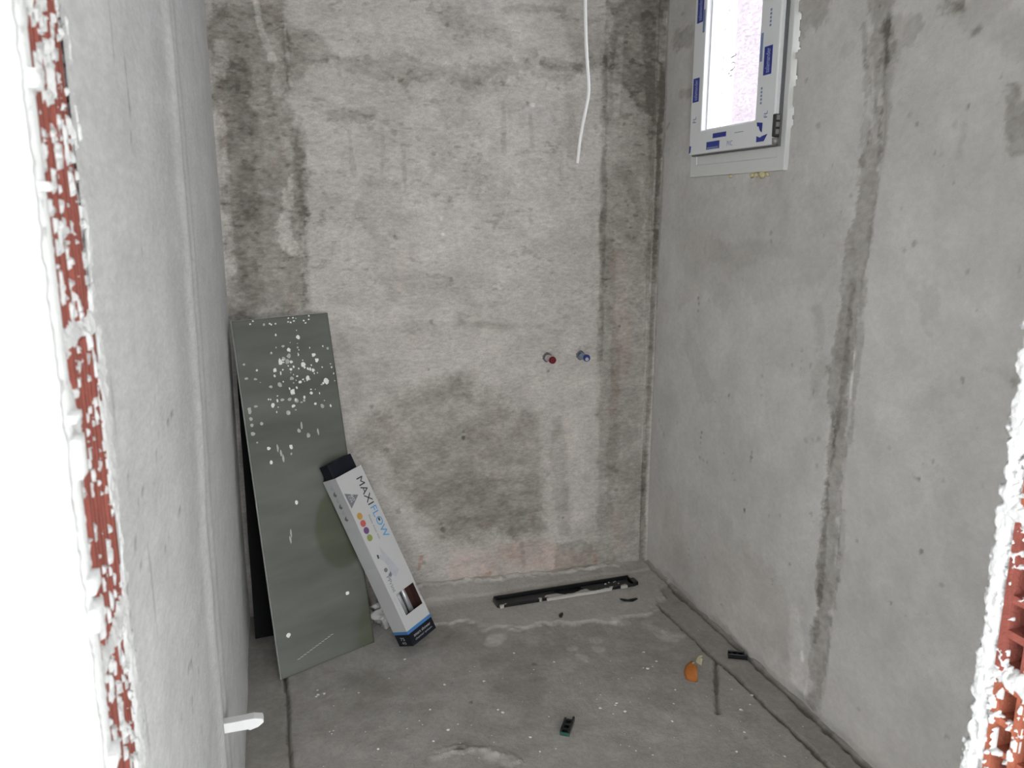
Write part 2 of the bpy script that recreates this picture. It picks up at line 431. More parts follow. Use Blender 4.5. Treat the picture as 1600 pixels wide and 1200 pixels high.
RIGHT_SPOTS = [(2.703,1.229,0.0078,-0.5),(2.695,1.205,0.0078,-0.55),(2.698,1.18,0.0078,-0.5),(2.623,1.225,0.0104,-0.15),(2.627,0.717,0.0078,-0.55),(2.63,0.696,0.0078,-0.55),(2.628,0.676,0.0065,-0.4),(2.289,0.737,0.0078,-0.55),(2.291,0.72,0.0091,-0.5),(2.293,0.704,0.0065,-0.4),(2.312,0.519,0.0104,-0.65),(2.266,1.481,0.0104,-0.35),(2.263,1.455,0.0078,-0.3),(2.453,0.902,0.0091,-0.45),(2.464,0.683,0.0065,-0.4),(2.398,0.626,0.0052,-0.3),(2.383,0.607,0.0052,-0.3),(2.012,0.858,0.0104,-0.2),(1.982,0.866,0.0104,-0.2),(1.957,0.875,0.0104,-0.3),(1.949,0.795,0.0104,-0.25),(2.041,0.433,0.0078,-0.4),(2.17,0.55,0.0078,-0.25),(2.109,0.574,0.0078,-0.3),(2.127,0.341,0.0078,-0.25),(2.122,0.325,0.0065,-0.3),(2.146,1.926,0.0130,-0.3),(2.073,1.792,0.0130,-0.3),(1.662,1.47,0.0104,-0.4),(1.691,1.451,0.0104,-0.35),(1.715,1.556,0.0078,-0.3),(1.693,1.762,0.0091,-0.35),(1.721,1.785,0.0104,-0.2),(1.577,1.748,0.0130,-0.2),(1.758,1.82,0.0130,-0.12),(1.669,0.932,0.0078,-0.2),(1.464,1.157,0.0104,-0.4),(1.328,1.182,0.0130,-0.3),(1.523,0.939,0.0065,-0.4),(1.559,0.882,0.0065,-0.4),(1.45,1.325,0.0065,-0.3),(1.488,1.412,0.0104,-0.3),(1.505,0.925,0.0182,-0.12),(1.524,0.697,0.0091,-0.5),(1.606,0.514,0.0078,-0.5),(1.452,0.638,0.0104,-0.35),(1.752,0.634,0.0078,-0.4),(1.683,0.141,0.0104,-0.25),(2.675,0.192,0.0078,-0.45),(2.678,0.216,0.0052,-0.3),(1.814,0.487,0.0104,-0.15)]
BACK_BASE = (0.475, 0.447, 0.415)
RIGHT_BASE = (0.56, 0.542, 0.515)
LEFT_BASE = (0.54, 0.54, 0.537)
FLOOR_BASE = (0.365, 0.346, 0.322)

M_BACK = plaster('render_back', stretch=(0.55, 1, 1.2), bump=0.55, mid=85, fine=240, g_mid=0.15, g_fine=0.10, blot=0.07)
M_RIGHT = plaster('render_right', stretch=(1, 0.8, 1), bump=0.30, mid=60, fine=280, g_mid=0.05, g_fine=0.035, blot=0.05)
M_LEFT = plaster('render_left', stretch=(1, 0.35, 1.1), bump=0.40, mid=90, fine=200, g_mid=0.08, g_fine=0.06, blot=0.05)
M_FLOOR = plaster('screed', bump=0.55, mid=55, fine=230, g_mid=0.09, g_fine=0.06, blot=0.07)
M_WHITE_PLASTER = plain('white_plaster', (0.60, 0.60, 0.595), rough=0.95, vary=0.08, scale=70, bump=0.5, bscale=160)
M_MORTAR = plain('grey_mortar', (0.46, 0.44, 0.42), rough=0.95, vary=0.2, scale=60, bump=0.8, bscale=140)
M_BRICK = plain('red_brick', (0.25, 0.068, 0.050), rough=0.85, vary=0.30, scale=45, bump=0.6, bscale=200)
M_BRICK2 = plain('orange_brick', (0.36, 0.105, 0.058), rough=0.85, vary=0.35, scale=35, bump=0.6, bscale=200)
M_CEIL = plain('ceiling_plaster', (0.52, 0.51, 0.49), rough=0.95, vary=0.1, scale=8, bump=0.4)
M_PVC = plain('white_pvc', (0.74, 0.75, 0.75), rough=0.35, vary=0.03, scale=10)
M_PVC_CASE = plain('warm_white_pvc', (0.66, 0.66, 0.64), rough=0.4, vary=0.04, scale=12)
M_OUT = plain('outside_ground', (0.35, 0.34, 0.32), rough=0.9, vary=0.2, scale=4, bump=0.3)
M_PALE = plain('pale_bounce_floor', (0.55, 0.54, 0.52), rough=0.9, vary=0.1, scale=4, bump=0.3)  # unseen outside floor, lightened to bounce light up the room's walls
M_HOUSE = plain('neighbour_render', (0.152, 0.134, 0.140), rough=0.95, vary=0.08, scale=3, bump=0.3, bscale=30)

def cement(tone, base, rust=None):
    """albedo from a stain tone; damp or dirty cement is darker and a little warmer"""
    t = np.clip(tone, -0.72, 0.6)
    C = np.array(base)[None, None, :] * (1 + t)[..., None]
    C[..., 2] *= 1 + np.minimum(t, 0) * 0.14
    C[..., 1] *= 1 + np.minimum(t, 0) * 0.05
    if rust is not None:
        r = np.clip(rust, 0, 1.4)[..., None] * np.array([0.10, -0.10, -0.16])[None, None, :]
        C = C * (1 + r)
    return np.clip(C, 0.01, 0.9)

def backing(mb_list):
    v, f = [], []
    mb = MB()
    for b in mb_list:
        mb.box(*b)
    return mb

def wall_with_backing(name, V, Q, C, boxes, mat, boxcol):
    """fine plaster skin plus the solid wall behind it in one mesh"""
    mb = backing(boxes)
    k = len(V)
    V2 = np.concatenate([V, np.array(mb.v)]) if mb.v else V
    Q2 = np.concatenate([Q, np.array(mb.f) + k]) if mb.v else Q
    me = np_mesh(name, V2, Q2, smooth=True)
    nb = len(mb.f)
    sm = np.ones(len(me.polygons), dtype=bool)
    if nb: sm[-nb:] = False
    me.polygons.foreach_set('use_smooth', sm)
    CC = np.concatenate([C.reshape(-1, 3), np.tile(np.array(boxcol), (len(mb.v), 1))]) if mb.v else C.reshape(-1, 3)
    add_col(me, CC)
    return link(name, me, mat)

# ------------------------------------------------------------------ back wall
U, V, Q = grid(XL - 0.02, XR + 0.02, -0.03, ZC + 0.01, 0.004)
tone = tone_of(U, V, BACK_STAINS, BACK_SPOTS, 1.65)
tone += 0.16 * fbm(U * 5, V * 5, 5, 3) + 0.14 * fbm(U * 14, V * 26, 4, 6)
pit = fbm(U * 34, V * 80, 3, 9) + 0.5 * fbm(U * 9, V * 12, 2, 11)
pits = sstep(0.34, 0.62, pit) * sstep(0.9, 1.3, V + 0.1 * fbm(U * 3, V * 3, 2, 2))
tone -= 0.22 * pits
# lighter and warmer dry render around pipe height
rust = np.zeros(U.shape)
for i, it in enumerate(BACK_RUST):
    rust += it[3] * shape_mask(U, V, it, i + 3)
tone -= 0.30 * np.clip(rust - 0.6, 0, 1)
rust *= 0.6 * (0.5 + 1.4 * (fbm(U * 22, V * 22, 3, 4) + 0.5))
h = 0.004 * fbm(U * 4, V * 4, 4, 1) + 0.0016 * fbm(U * 16, V * 34, 4, 2) - 0.0018 * pits
fin = dist_polyline(U, V, [(0.108, 2.158), (0.112, 2.06), (0.118, 1.975)])
h += 0.007 * (1 - sstep(0.003, 0.010, fin + 0.004 * fbm(U * 60, V * 60, 2, 4)))
tone += 0.14 * (1 - sstep(0.003, 0.009, fin))
# trowelled edges of the corner screeds
e1 = U - (1.50 - 0.0 * V) + 0.006 * fbm(U * 3, V * 7, 3, 8)
h += 0.006 * sstep(0.0, 0.008, e1) * (1 - sstep(0.02, 0.028, e1))
h += 0.004 * sstep(0.0, 0.02, U - 1.27 + 0.02 * fbm(U * 2, V * 9, 3, 5)) * (1 - sstep(0, .01, e1))
Vx = np.stack([U, YB - h, V], -1)
wall_back = wall_with_backing('wall_back', Vx.reshape(-1, 3), Q.reshape(-1, 4), cement(tone, BACK_BASE, rust),
                              [(XL - 0.2, XR + 0.12, YB + 0.015, YB + 0.18, -0.1, ZC + 0.2)], M_BACK, (0.4, 0.4, 0.4))
tag(wall_back, 'back wall of blotchy grey cement render with damp patches', 'wall', kind='structure')

# ------------------------------------------------------------------ right wall with the window hole
WY0, WY1, WZ0, WZ1 = 2.205, 2.785, 1.674, 2.474
U, V, Q = grid(YF1 - 0.01, YB + 0.01, -0.03, ZC + 0.01, 0.006)
tone = tone_of(U, V, [it[:5] + (it[5] * 1.9,) for it in RIGHT_MARKS], RIGHT_SPOTS, 1.65)
tone += 0.13 * fbm(U * 4, V * 4, 5, 2) + 0.07 * fbm(U * 16, V * 12, 4, 7)
tone -= 0.25 * sstep(0.62, 0.78, fbm(U * 45, V * 45, 2, 12) + 0.4 * fbm(U * 5, V * 5, 2, 1))
h = 0.004 * fbm(U * 3.5, V * 3.5, 4, 4) + 0.0010 * fbm(U * 24, V * 24, 3, 3)
band = RIGHT_MARKS[0]
h -= 0.003 * shape_mask(U, V, ('b', band[1], 0.075, 0, 0.008, 0.012), 2)
edge_base = 0.018 * sstep(0.05, -0.02, V + 0.03 * fbm(U * 14, V * 3, 3, 6) + 0.01)
h -= edge_base
rust = 0.25 * sstep(0.5, 0.0, V) * (0.5 + fbm(U * 4, V * 4, 3, 5))
cu = (U[:-1, :-1] + U[1:, 1:]) / 2; cv = (V[:-1, :-1] + V[1:, 1:]) / 2
near = np.full(cu.shape, WY0 + 0.012)
jag = 0.010 * fbm(cu * 2, cv * 70, 3, 3)
for z0, z1, dep in ((2.015, 2.13, 0.016), (1.918, 2.0, 0.012), (1.80, 1.868, 0.008), (2.16, 2.24, 0.012)):
    m = sstep(z0 - 0.004, z0 + 0.006, cv) * (1 - sstep(z1 - 0.006, z1 + 0.004, cv))
    near -= m * (dep + 0.012)
hole = (cu > near + jag * (near < WY0 + 0.004)) & (cu < WY1 - 0.012) & (cv > WZ0 + 0.012) & (cv < WZ1 - 0.012)
top = np.stack([XR - h, U, V], -1); bot = np.stack([XR + 0.02 + 0 * U, U, V], -1)
Pv, Pq, used = ragged(U, V, Q, ~hole, top, bot, flip=True)
Cw = cement(tone, RIGHT_BASE, rust).reshape(-1, 3)
Cw = np.concatenate([Cw, Cw])[used]
BX0, BX1 = XR + 0.021, XR + 0.24
wall_right = wall_with_backing('wall_right', Pv, Pq, Cw,
    [(BX0, BX1, 0.5, WY0 - 0.10, -0.1, ZC + 0.2), (BX0, XR + 0.12, WY1 + 0.10, YB + 0.2, -0.1, ZC + 0.2),
     (BX0, BX1, WY0 - 0.10, WY1 + 0.10, -0.1, WZ0 - 0.03), (BX0, BX1, WY0 - 0.10, WY1 + 0.10, WZ1 + 0.03, ZC + 0.2)],
    M_RIGHT, (0.5, 0.5, 0.5))
tag(wall_right, 'right wall of smooth grey render with a dark vertical screed band', 'wall', kind='structure')

# ------------------------------------------------------------------ left wall
U, V, Q = grid(YF1 - 0.016, YB + 0.01, -0.03, ZC + 0.01, 0.007)
RIDGE = [(1.745, 2.6), (1.745, 1.93), (1.765, 1.70), (1.785, 1.45), (1.75, 1.19), (1.66, 0.96), (1.645, 0.74), (1.655, 0.50), (1.66, -0.1)]
rz = np.interp(V, [p[1] for p in RIDGE[::-1]], [p[0] for p in RIDGE[::-1]])
du = U - rz + 0.012 * fbm(U * 0.5, V * 9, 3, 5)
tone = 0.08 * fbm(U * 3, V * 2, 4, 9) + 0.09 * fbm(U * 8, V * 22, 4, 3)
tone += 0.09 * np.exp(-((du + 0.13) / 0.05) ** 2) - 0.26 * np.exp(-(du / 0.022) ** 2) - 0.14 * np.exp(-((du - 0.075) / 0.022) ** 2)
tone -= 0.05 * (1 - sstep(-0.30, -0.05, du)) * sstep(-0.55, -0.3, du)
pit = fbm(U * 26, V * 75, 3, 8) + 0.35 * fbm(U * 3, V * 5, 2, 4)
pits = sstep(0.50, 0.66, pit) * (1 - sstep(1.35, 1.6, U))
tone -= 0.45 * pits
for (y, z, l) in ((1.005, 1.74, .03), (1.085, 1.71, .03), (1.09, 1.675, .02), (1.08, 1.632, .008), (1.082, 1.503, .012), (0.81, 1.37, .03), (0.921, 1.129, .05), (0.757, 1.155, .035), (0.80, 1.03, .03), (2.46, 1.763, .006)):
    d = np.hypot((U - y) / 0.006, (V - z) / l) + 0.5 * fbm(U * 90, V * 60, 2, 2)
    tone -= 0.30 * (1 - sstep(0.6, 1.2, d))
h = 0.004 * fbm(U * 3, V * 2, 4, 6) + 0.0008 * fbm(U * 30, V * 16, 3, 1) - 0.0015 * pits
h += 0.006 * np.exp(-((du + 0.11) / 0.05) ** 2) - 0.004 * np.exp(-(du / 0.025) ** 2)
h = h * sstep(YF1 - 0.016, YF1 + 0.05, U)
Vx = np.stack([XL + h, U, V], -1)
wall_left = wall_with_backing('wall_left', Vx.reshape(-1, 3), Q.reshape(-1, 4), cement(tone, LEFT_BASE),
                              [(XL - 0.2, XL - 0.015, YF1 - 0.01, YB + 0.2, -0.1, ZC + 0.2)], M_LEFT, (0.5, 0.5, 0.5))
tag(wall_left, 'left wall of pale grey render with a vertical trowel ridge', 'wall', kind='structure')

# ------------------------------------------------------------------ floor
DR_C, DR_A, DR_L, DR_W = np.array([1.103, 2.853]), math.radians(1.9), 0.605, 0.076
U, V, Q = grid(XL - 0.02, XR + 0.03, YF0 - 0.02, YB + 0.02, 0.006)
n_a = fbm(U * 5, V * 5, 5, 2)
tone = 0.16 * n_a + 0.12 * fbm(U * 22, V * 22, 4, 5)
h = 0.005 * n_a + 0.0018 * fbm(U * 18, V * 18, 4, 7)
PATCH = [(0.40, 2.80), (0.49, 2.795), (0.58, 2.745), (0.674, 2.760), (0.712, 2.668), (0.782, 2.645), (1.007, 2.627), (1.205, 2.593),
         (1.33, 2.60), (1.42, 2.640), (1.47, 2.72), (1.53, 2.80), (1.60, 2.84), (1.60, 3.10), (0.30, 3.10), (0.30, 2.86)]
sd = dist_polyline(U, V, PATCH, True); sd = np.where(inside_poly(U, V, PATCH), -sd, sd) + 0.040 * fbm(U * 14, V * 18, 5, 3) + 0.012 * fbm(U * 70, V * 70, 3, 6)
pm = 1 - sstep(-0.014, 0.008, sd)
rim = np.exp(-((sd + 0.006) / 0.007) ** 2)
h = h * (1 - 0.7 * pm) + pm * 0.007 + rim * 0.001
# fillet that climbs towards the back wall, higher on the left
climb = np.interp(U, [0.3, 0.54, 0.81, 1.07, 1.3, 1.6], [0.034, 0.029, 0.020, 0.010, 0.006, 0.0])
h += climb * sstep(2.88, 3.03, V + 0.02 * fbm(U * 6, V * 6, 3, 4)) * pm
led = dist_polyline(U, V, [(0.3, 2.918), (0.62, 2.920), (0.82, 2.925), (1.38, 2.945), (1.6, 2.96)])
h += pm * 0.004 * sstep(-0.004, 0.014, V - 2.92 - (U - 0.5) * 0.03 + 0.020 * fbm(U * 12, V * 6, 4, 1))
tone = tone * (1 - 0.7 * pm) + pm * 0.24 + rim * 0.04
tone += 0.05 * pm * np.exp(-(led / 0.008) ** 2)
# ragged pale crust where the fillet meets the back wall
crust = sstep(3.002, 3.018, V + 0.025 * fbm(U * 30, V * 10, 3, 9)) * sstep(0.3, 0.4, U) * (1 - sstep(1.35, 1.5, U))
h += 0.010 * crust * (0.5 + fbm(U * 40, V * 40, 2, 2)); tone += 0.8 * crust * (0.7 + fbm(U * 30, V * 30, 3, 7))
# light cement smears in front of the patch
for i, (x, y, r, a) in enumerate(((0.992, 2.454, .03, .3), (0.981, 2.377, .035, .32), (1.079, 2.483, .03, .25), (1.071, 2.417, .03, .28), (1.338, 2.478, .05, .28), (1.35, 2.43, .05, .3),
        (1.213, 2.565, .04, .3), (0.739, 2.60, .04, .35), (0.711, 2.571, .03, .3), (1.32, 2.54, .03, .2), (0.87, 2.56, .06, .15), (0.55, 2.0, .05, .2), (0.42, 2.03, .04, .15))):
    d = np.hypot(U - x, V - y) / r + 0.9 * fbm(U * 26, V * 18, 4, i)
    tone += a * (1 - sstep(0.45, 1.0, d))
for i, (x, y, r, a) in enumerate(((0.25, 2.42, .14, -.14), (0.72, 2.30, .13, -.16), (0.55, 2.70, .10, -.18), (0.62, 2.60, .10, -.10), (0.30, 2.30, .2, -.08), (1.35, 1.92, .05, -.15), (0.813, 2.395, .012, -.35), (0.513, 2.367, .008, -.35), (0.547, 2.244, .01, -.6), (1.293, 1.829, .01, -.4), (0.468, 2.031, .02, -.3))):
    d = np.hypot(U - x, V - y) / r + 0.8 * fbm(U * 14, V * 14, 4, i + 4)
    tone += a * (1 - sstep(0.4, 1.1, d))
# crumbly ridge near the doorway
rd = dist_polyline(U, V, [(0.39, 2.02), (0.45, 2.035), (0.50, 2.02), (0.56, 1.975), (0.59, 1.935)]) + 0.02 * fbm(U * 30, V * 30, 3, 3)
h += 0.010 * (1 - sstep(0.0, 0.03, rd)) * (0.6 + fbm(U * 60, V * 60, 2, 6)); tone += 0.08 * (1 - sstep(0.0, 0.03, rd))
# strips along both side walls, parted from the screed by an edge joint
xr_j = np.interp(V, [0.5, 1.65, 1.94, 2.26, 2.66], [1.452, 1.452, 1.449, 1.439, 1.424])
wig = 0.010 * fbm(U * 0.3 + 4, V * 14, 4, 2)
gr = np.abs(U - xr_j + wig) + 0.006 * fbm(U * 50, V * 50, 2, 7)
gr_m = (1 - sstep(0.004, 0.010, gr)) * (1 - sstep(2.655, 2.675, V))
gl = np.abs(U + 0.0205 + wig * 0.6) + 0.004 * fbm(U * 50, V * 50, 2, 3)
gl_m = (1 - sstep(0.002, 0.007, gl))
wl = (1 - sstep(0.004, 0.012, np.abs(U - XR + 0.006) + 0.016 * fbm(U * 3, V * 22, 3, 1)))
wl *= (1 - 0.5 * sstep(2.80, 2.9, V))
st = (1 - sstep(0.004, 0.010, dist_polyline(U, V, [(1.426, 2.222), (1.352, 2.095), (1.28, 1.967)]) + 0.006 * fbm(U * 40, V * 40, 2, 4)))
deep = np.clip(gr_m + gl_m + 0.8 * wl + 0.9 * st, 0, 1)
h -= 0.014 * deep
strip_r = sstep(0.0, 0.006, U - xr_j + wig) * (1 - pm); strip_l = 1 - sstep(-0.03, -0.018, U)
h = h - 0.004 * strip_r - 0.004 * strip_l
tone = tone * (1 - 0.5 * strip_r) - 0.06 * strip_r - 0.12 * strip_l - 0.45 * deep
# pocket the drain channel sits in
lx = (U - DR_C[0]) * math.cos(DR_A) + (V - DR_C[1]) * math.sin(DR_A); ly = -(U - DR_C[0]) * math.sin(DR_A) + (V - DR_C[1]) * math.cos(DR_A)
pk = (np.abs(lx) < DR_L / 2 - 0.006) & (np.abs(ly) < DR_W / 2 - 0.006)
h = np.where(pk, -0.022, h)
Vx = np.stack([U, V, h], -1)
FU, FV, FH = U, V, h
floor = wall_with_backing('floor', Vx.reshape(-1, 3), Q.reshape(-1, 4), cement(tone, FLOOR_BASE),
                          [(XL - 0.2, XR + 0.25, YF0 - 0.02, YB + 0.2, -0.16, -0.035)], M_FLOOR, (0.3, 0.3, 0.3))
tag(floor, 'dusty grey cement screed with edge joints and a smoother patch at the drain', 'floor', kind='structure')
me = MB().box(-5, 5, -7, YF0 - 0.021, -0.16, 0.0)
fl2 = me.build('floor', M_PALE); tag(fl2, 'unseen floor outside the doorway, made pale to bounce light inside', 'floor', kind='structure')

# ------------------------------------------------------------------ ceiling, added light blockers outside
ceil = MB().box(XL - 0.2, XR + 0.25, YF0, YB + 0.2, ZC, ZC + 0.15).build('ceiling', M_CEIL)
ow = MB()
ow.box(3.0, 3.2, -3.0, YF0 + 0.012, 0, ZC + 0.1)  # unseen wall added to block light from the right
ow = ow.build('wall_light_block', M_WHITE_PLASTER); tag(ow, 'unseen wall added outside the doorway to block light from the right', 'wall', kind='structure')
sky_block = MB().box(-5, 5, -3.0, YF0 - 0.03, ZC + 0.1, ZC + 0.3).build('ceiling', M_CEIL)  # unseen slab added to keep steep sky light off the floor
tag(sky_block, 'unseen slab added outside the doorway to block steep sky light', 'ceiling', kind='structure')
tag(ceil, 'grey rendered ceiling of the small room', 'ceiling', kind='structure')

# ------------------------------------------------------------------ front wall with the broken-out doorway
DX0, DX1, DZ = -0.145, 0.93, 2.48
mb = MB()
mb.box(-1.6, DX0 - 0.010, YF0 + 0.012, YF1 - 0.012, 0, ZC + 0.15)
mb.box(DX1 + 0.14, XR + 0.9, YF0 + 0.012, YF1 - 0.012, 0, ZC + 0.15)
mb.box(DX0 - 0.010, DX1 + 0.14, YF0 + 0.012, YF1 - 0.012, DZ, ZC + 0.15)
wall_front = mb.build('wall_front', M_MORTAR)
tag(wall_front, 'brick wall with the rough doorway broken through it', 'wall', kind='structure')

# left jamb: ribbed faces of upright hollow bricks
def ribbed_brick(hh, w, seed):
    r = random.Random(seed)
    n = 9
    prof = []
    for i in range(n):
        a = i / n * w; b = (i + 1) / n * w
        k = r.uniform(-0.0012, 0.0012)
        prof += [(a + 0.0015, 0.0 + k), (b - 0.004, 0.0 + k + r.uniform(-.0006, .0006)), (b - 0.003, -0.003), (b, -0.003)]
    vs, fs = [], []
    for z in (0, hh):
        for (y, x) in prof:
            vs.append((x, y, z))
        vs.append((-0.05, w, z)); vs.append((-0.05, 0, z))
    m = len(prof) + 2
    for i in range(m):
        fs.append((i, (i + 1) % m, m + (i + 1) % m, m + i))
    fs.append(tuple(reversed(range(m)))); fs.append(tuple(range(m, 2 * m)))
    me = bpy.data.meshes.new('brick'); me.from_pydata(vs, [], fs); me.update()
    return me
variants = [ribbed_brick(0.25, YF1 - YF0 - 0.026, s) for s in (1, 2)]
z = 1.455 - 0.265 * 5 - 0.12
z0 = 1.462 - 0.265 * 6
k = 0
while z0 < DZ - 0.02:
    hh = min(0.25, DZ - z0)
    me = variants[k % 2]
    o = link('brick', me, None, wall_front)
    if not me.materials: me.materials.append(M_BRICK)
    zz = max(z0, 0.0)
    o.location = (DX0 + (-0.0012 if k % 2 else -0.0018), YF0 + 0.013, zz)
    o.scale = (1, 1, (z0 + hh - zz) / 0.25)
    z0 += 0.265; k += 1

# right jamb: cut ends of hollow bricks, open cells showing
def hollow_brick(seed, hh=0.215, w=0.122, d=0.13):
    r = random.Random(seed)
    mb = MB()
    ncol, nrow, t = 3, 4, 0.011
    cw = (w - t) / ncol; ch = (hh - t) / nrow
    for i in range(ncol + 1):
        j = r.uniform(0, 0.004)
        mb.box(j, d, i * cw, i * cw + t, 0, hh)
    for i in range(nrow + 1):
        for c in range(ncol):
            j = r.uniform(0, 0.010)
            mb.box(j, d, c * cw + t, (c + 1) * cw, i * ch, i * ch + t)
    mb.box(d - 0.01, d, t, w - t, t, hh - t)
    me = bpy.data.meshes.new('hollow_brick'); me.from_pydata(mb.v, [], mb.f); me.update()
    return me
hv = [hollow_brick(s) for s in (3, 4, 5)]
for m_, mt in zip(hv, (M_BRICK2, M_BRICK, M_BRICK2)): m_.materials.append(mt)
z0 = 1.165 - 0.232 * 5; k = 0
while z0 < DZ - 0.02:
    o = link('hollow_brick', hv[k % 3], None, wall_front)
    zz = max(z0, 0.0)
    o.location = (DX1 + 0.002 * (k % 2), YF0 + 0.013, zz)
    o.scale = (1, 1, min(0.215, DZ - zz, z0 + 0.215 - zz) / 0.215)
    j = MB()
    rr = random.Random(k)
    j.box(DX1 + 0.006 + rr.uniform(-.003, .003), DX1 + 0.139, YF0 + 0.013, YF1 - 0.013, z0 - 0.0165, z0 - 0.0005)
    if z0 > 0.02:
        j.build('mortar_joint', M_WHITE_PLASTER, wall_front)
    z0 += 0.232; k += 1

def jamb_sheet(name, xplane, sgn, y0, y1, z0, z1, step, field, lump, thick, mat, parent):
    """plaster smeared over a jamb: where the field is positive it stands proud of the brick, elsewhere it dips out of sight"""
    U, V, Q = grid(y0, y1, z0, z1, step)
    f, void = field(U, V)
    fc = np.maximum(np.maximum(f[:-1, :-1], f[1:, 1:]), np.maximum(f[1:, :-1], f[:-1, 1:]))
    vc = void[:-1, :-1] & void[1:, 1:]
    keep = (fc > -0.95) & ~(vc & (fc < 0.0))
    lum = lump * (0.9 + 1.5 * fbm(U * 110, V * 110, 4, 3))
    hh = np.where(f > 0, np.sqrt(np.clip(f, 0, 1)) * lum, 0.006 * np.clip(f, -1, 0))
    topp = np.stack([xplane + sgn * hh, U, V], -1); bot = np.stack([xplane - sgn * thick + 0 * U, U, V], -1)
    P, Qa, used = ragged(U, V, Q, keep, topp, bot, flip=(sgn < 0))
    return link(name, np_mesh(name, P, Qa), mat, parent)

LBz = [(1.03, 0.62), (1.12, 0.622), (1.184, 0.646), (1.228, 0.628), (1.286, 0.624), (1.329, 0.612), (1.363, 0.622), (1.374, 0.663), (1.393, 0.666), (1.443, 0.642), (1.477, 0.626), (1.5, 0.634), (1.521, 0.650), (1.561, 0.630), (1.625, 0.645), (1.687, 0.650), (1.8, 0.63)]
RBz = [(1.035, 0.745), (1.119, 0.752), (1.195, 0.748), (1.245, 0.765), (1.315, 0.742), (1.402, 0.755), (1.462, 0.760), (1.521, 0.764), (1.581, 0.782), (1.652, 0.778), (1.716, 0.776)]
def left_field(y, z):
    lb = np.interp(z, [p[0] for p in LBz], [p[1] for p in LBz]) + 0.016 * fbm(y * 60, z * 60, 4, 2)
    rb = np.interp(z, [p[0] for p in RBz], [p[1] for p in RBz]) + 0.018 * fbm(y * 110, z * 80, 4, 6) + 0.002
    out = 0.783 + 0.024 * fbm(y * 40, z * 60, 4, 9)
    fleck = (fbm(y * 210, z * 75, 3, 4) + 0.25 * fbm(y * 24, z * 12, 3, 8) - 0.31) / 0.10
    jw = 0.007 + 0.014 * fbm(y * 50, z * 14, 3, 5)
    joint = (jw - np.abs(((z - 1.4545) / 0.265 + 0.5) % 1 - 0.5) * 0.265) / 0.005
    f = np.maximum(np.maximum((lb - y) / 0.005, (y - rb) / 0.005), np.maximum(fleck, joint))
    return np.minimum(f, (out - y) / 0.004), np.zeros(y.shape, bool)
jamb_sheet('jamb_plaster', DX0, 1, YF0 - 0.016, 0.812, 0.0, DZ, 0.0022, left_field, 0.0014, 0.006, M_WHITE_PLASTER, wall_front)

def right_field(y, z):
    rb = 0.775 + 0.014 * fbm(y * 80, z * 60, 4, 6)
    out = 0.788 + 0.014 * fbm(y * 60, z * 70, 4, 9)
    jz = np.abs(((z - 1.157) / 0.232 + 0.5) % 1 - 0.5) * 0.232
    joint = (0.010 + 0.026 * fbm(y * 40, z * 26, 4, 5) - jz) / 0.006
    cell_y = ((y - YF0 - 0.013) % 0.037) > 0.011
    cell_z = (((z - 0.005) % 0.232) % 0.051) > 0.011
    void = cell_y & cell_z & (y < 0.758)
    fleck = (fbm(y * 150, z * 120, 3, 4) + 0.4 * fbm(y * 12, z * 12, 3, 1) - 0.34) / 0.10
    fleck = np.where(void, -1.0, fleck)
    f = np.maximum(np.maximum((y - rb) / 0.005, joint), np.maximum(fleck, (YF0 + 0.004 + 0.02 * fbm(y * 40, z * 40, 3, 3) - y) / 0.005))
    return np.minimum(f, (out - y) / 0.004), void
jamb_sheet('jamb_plaster', DX1, -1, YF0 - 0.016, 0.806, 0.0, DZ, 0.0022, right_field, 0.0018, 0.010, M_WHITE_PLASTER, wall_front)

def face_sheet(name, x0, x1, z0, z1, y, sgn, step, ragx, mat, parent, depth=0.022):
    """plaster coat on a face of the front wall; ragx(z) gives the broken edge"""
    U, V, Q = grid(x0, x1, z0, z1, step)
    cu = (U[:-1, :-1] + U[1:, 1:]) / 2; cv = (V[:-1, :-1] + V[1:, 1:]) / 2
    hh = 0.004 * fbm(U * 8, V * 8, 4, 2) + 0.0022 * fbm(U * 45, V * 45, 4, 5)
    topp = np.stack([U, y + sgn * hh, V], -1); bot = np.stack([U, y - sgn * depth + 0 * U, V], -1)
    P, Qa, used = ragged(U, V, Q, ragx(cu, cv), topp, bot, flip=(sgn > 0))
    return link(name, np_mesh(name, P, Qa), mat, parent)
face_sheet('front_plaster', -1.2, DX0 + 0.02, 0, ZC, YF0 - 0.008, -1, 0.006,
           lambda x, z: x < DX0 + 0.003 + 0.006 * fbm(x * 5, z * 40, 3, 2), M_WHITE_PLASTER, wall_front)
face_sheet('front_plaster', DX1 - 0.03, 2.3, 0, ZC, YF0 - 0.008, -1, 0.008,
           lambda x, z: x > DX1 - 0.004 + 0.008 * fbm(x * 5, z * 40, 3, 4), M_WHITE_PLASTER, wall_front)
face_sheet('front_plaster', DX0 - 0.003, DX1 + 0.003, DZ - 0.03, ZC, YF0 - 0.008, -1, 0.008,
           lambda x, z: z > DZ - 0.004 + 0.01 * fbm(x * 40, z * 5, 3, 4), M_WHITE_PLASTER, wall_front)
face_sheet('room_plaster', DX1 - 0.03, XR + 0.03, 0, ZC, YF1 - 0.002, 1, 0.008,
           lambda x, z: x > DX1 + 0.010 + 0.006 * fbm(x * 5, z * 60, 3, 7), M_CEIL, wall_front, depth=0.012)
face_sheet('room_plaster', XL - 0.01, DX1 + 0.003, DZ - 0.03, ZC, YF1 - 0.002, 1, 0.010,
           lambda x, z: z > DZ - 0.004 + 0.01 * fbm(x * 40, z * 5, 3, 4), M_CEIL, wall_front, depth=0.012)

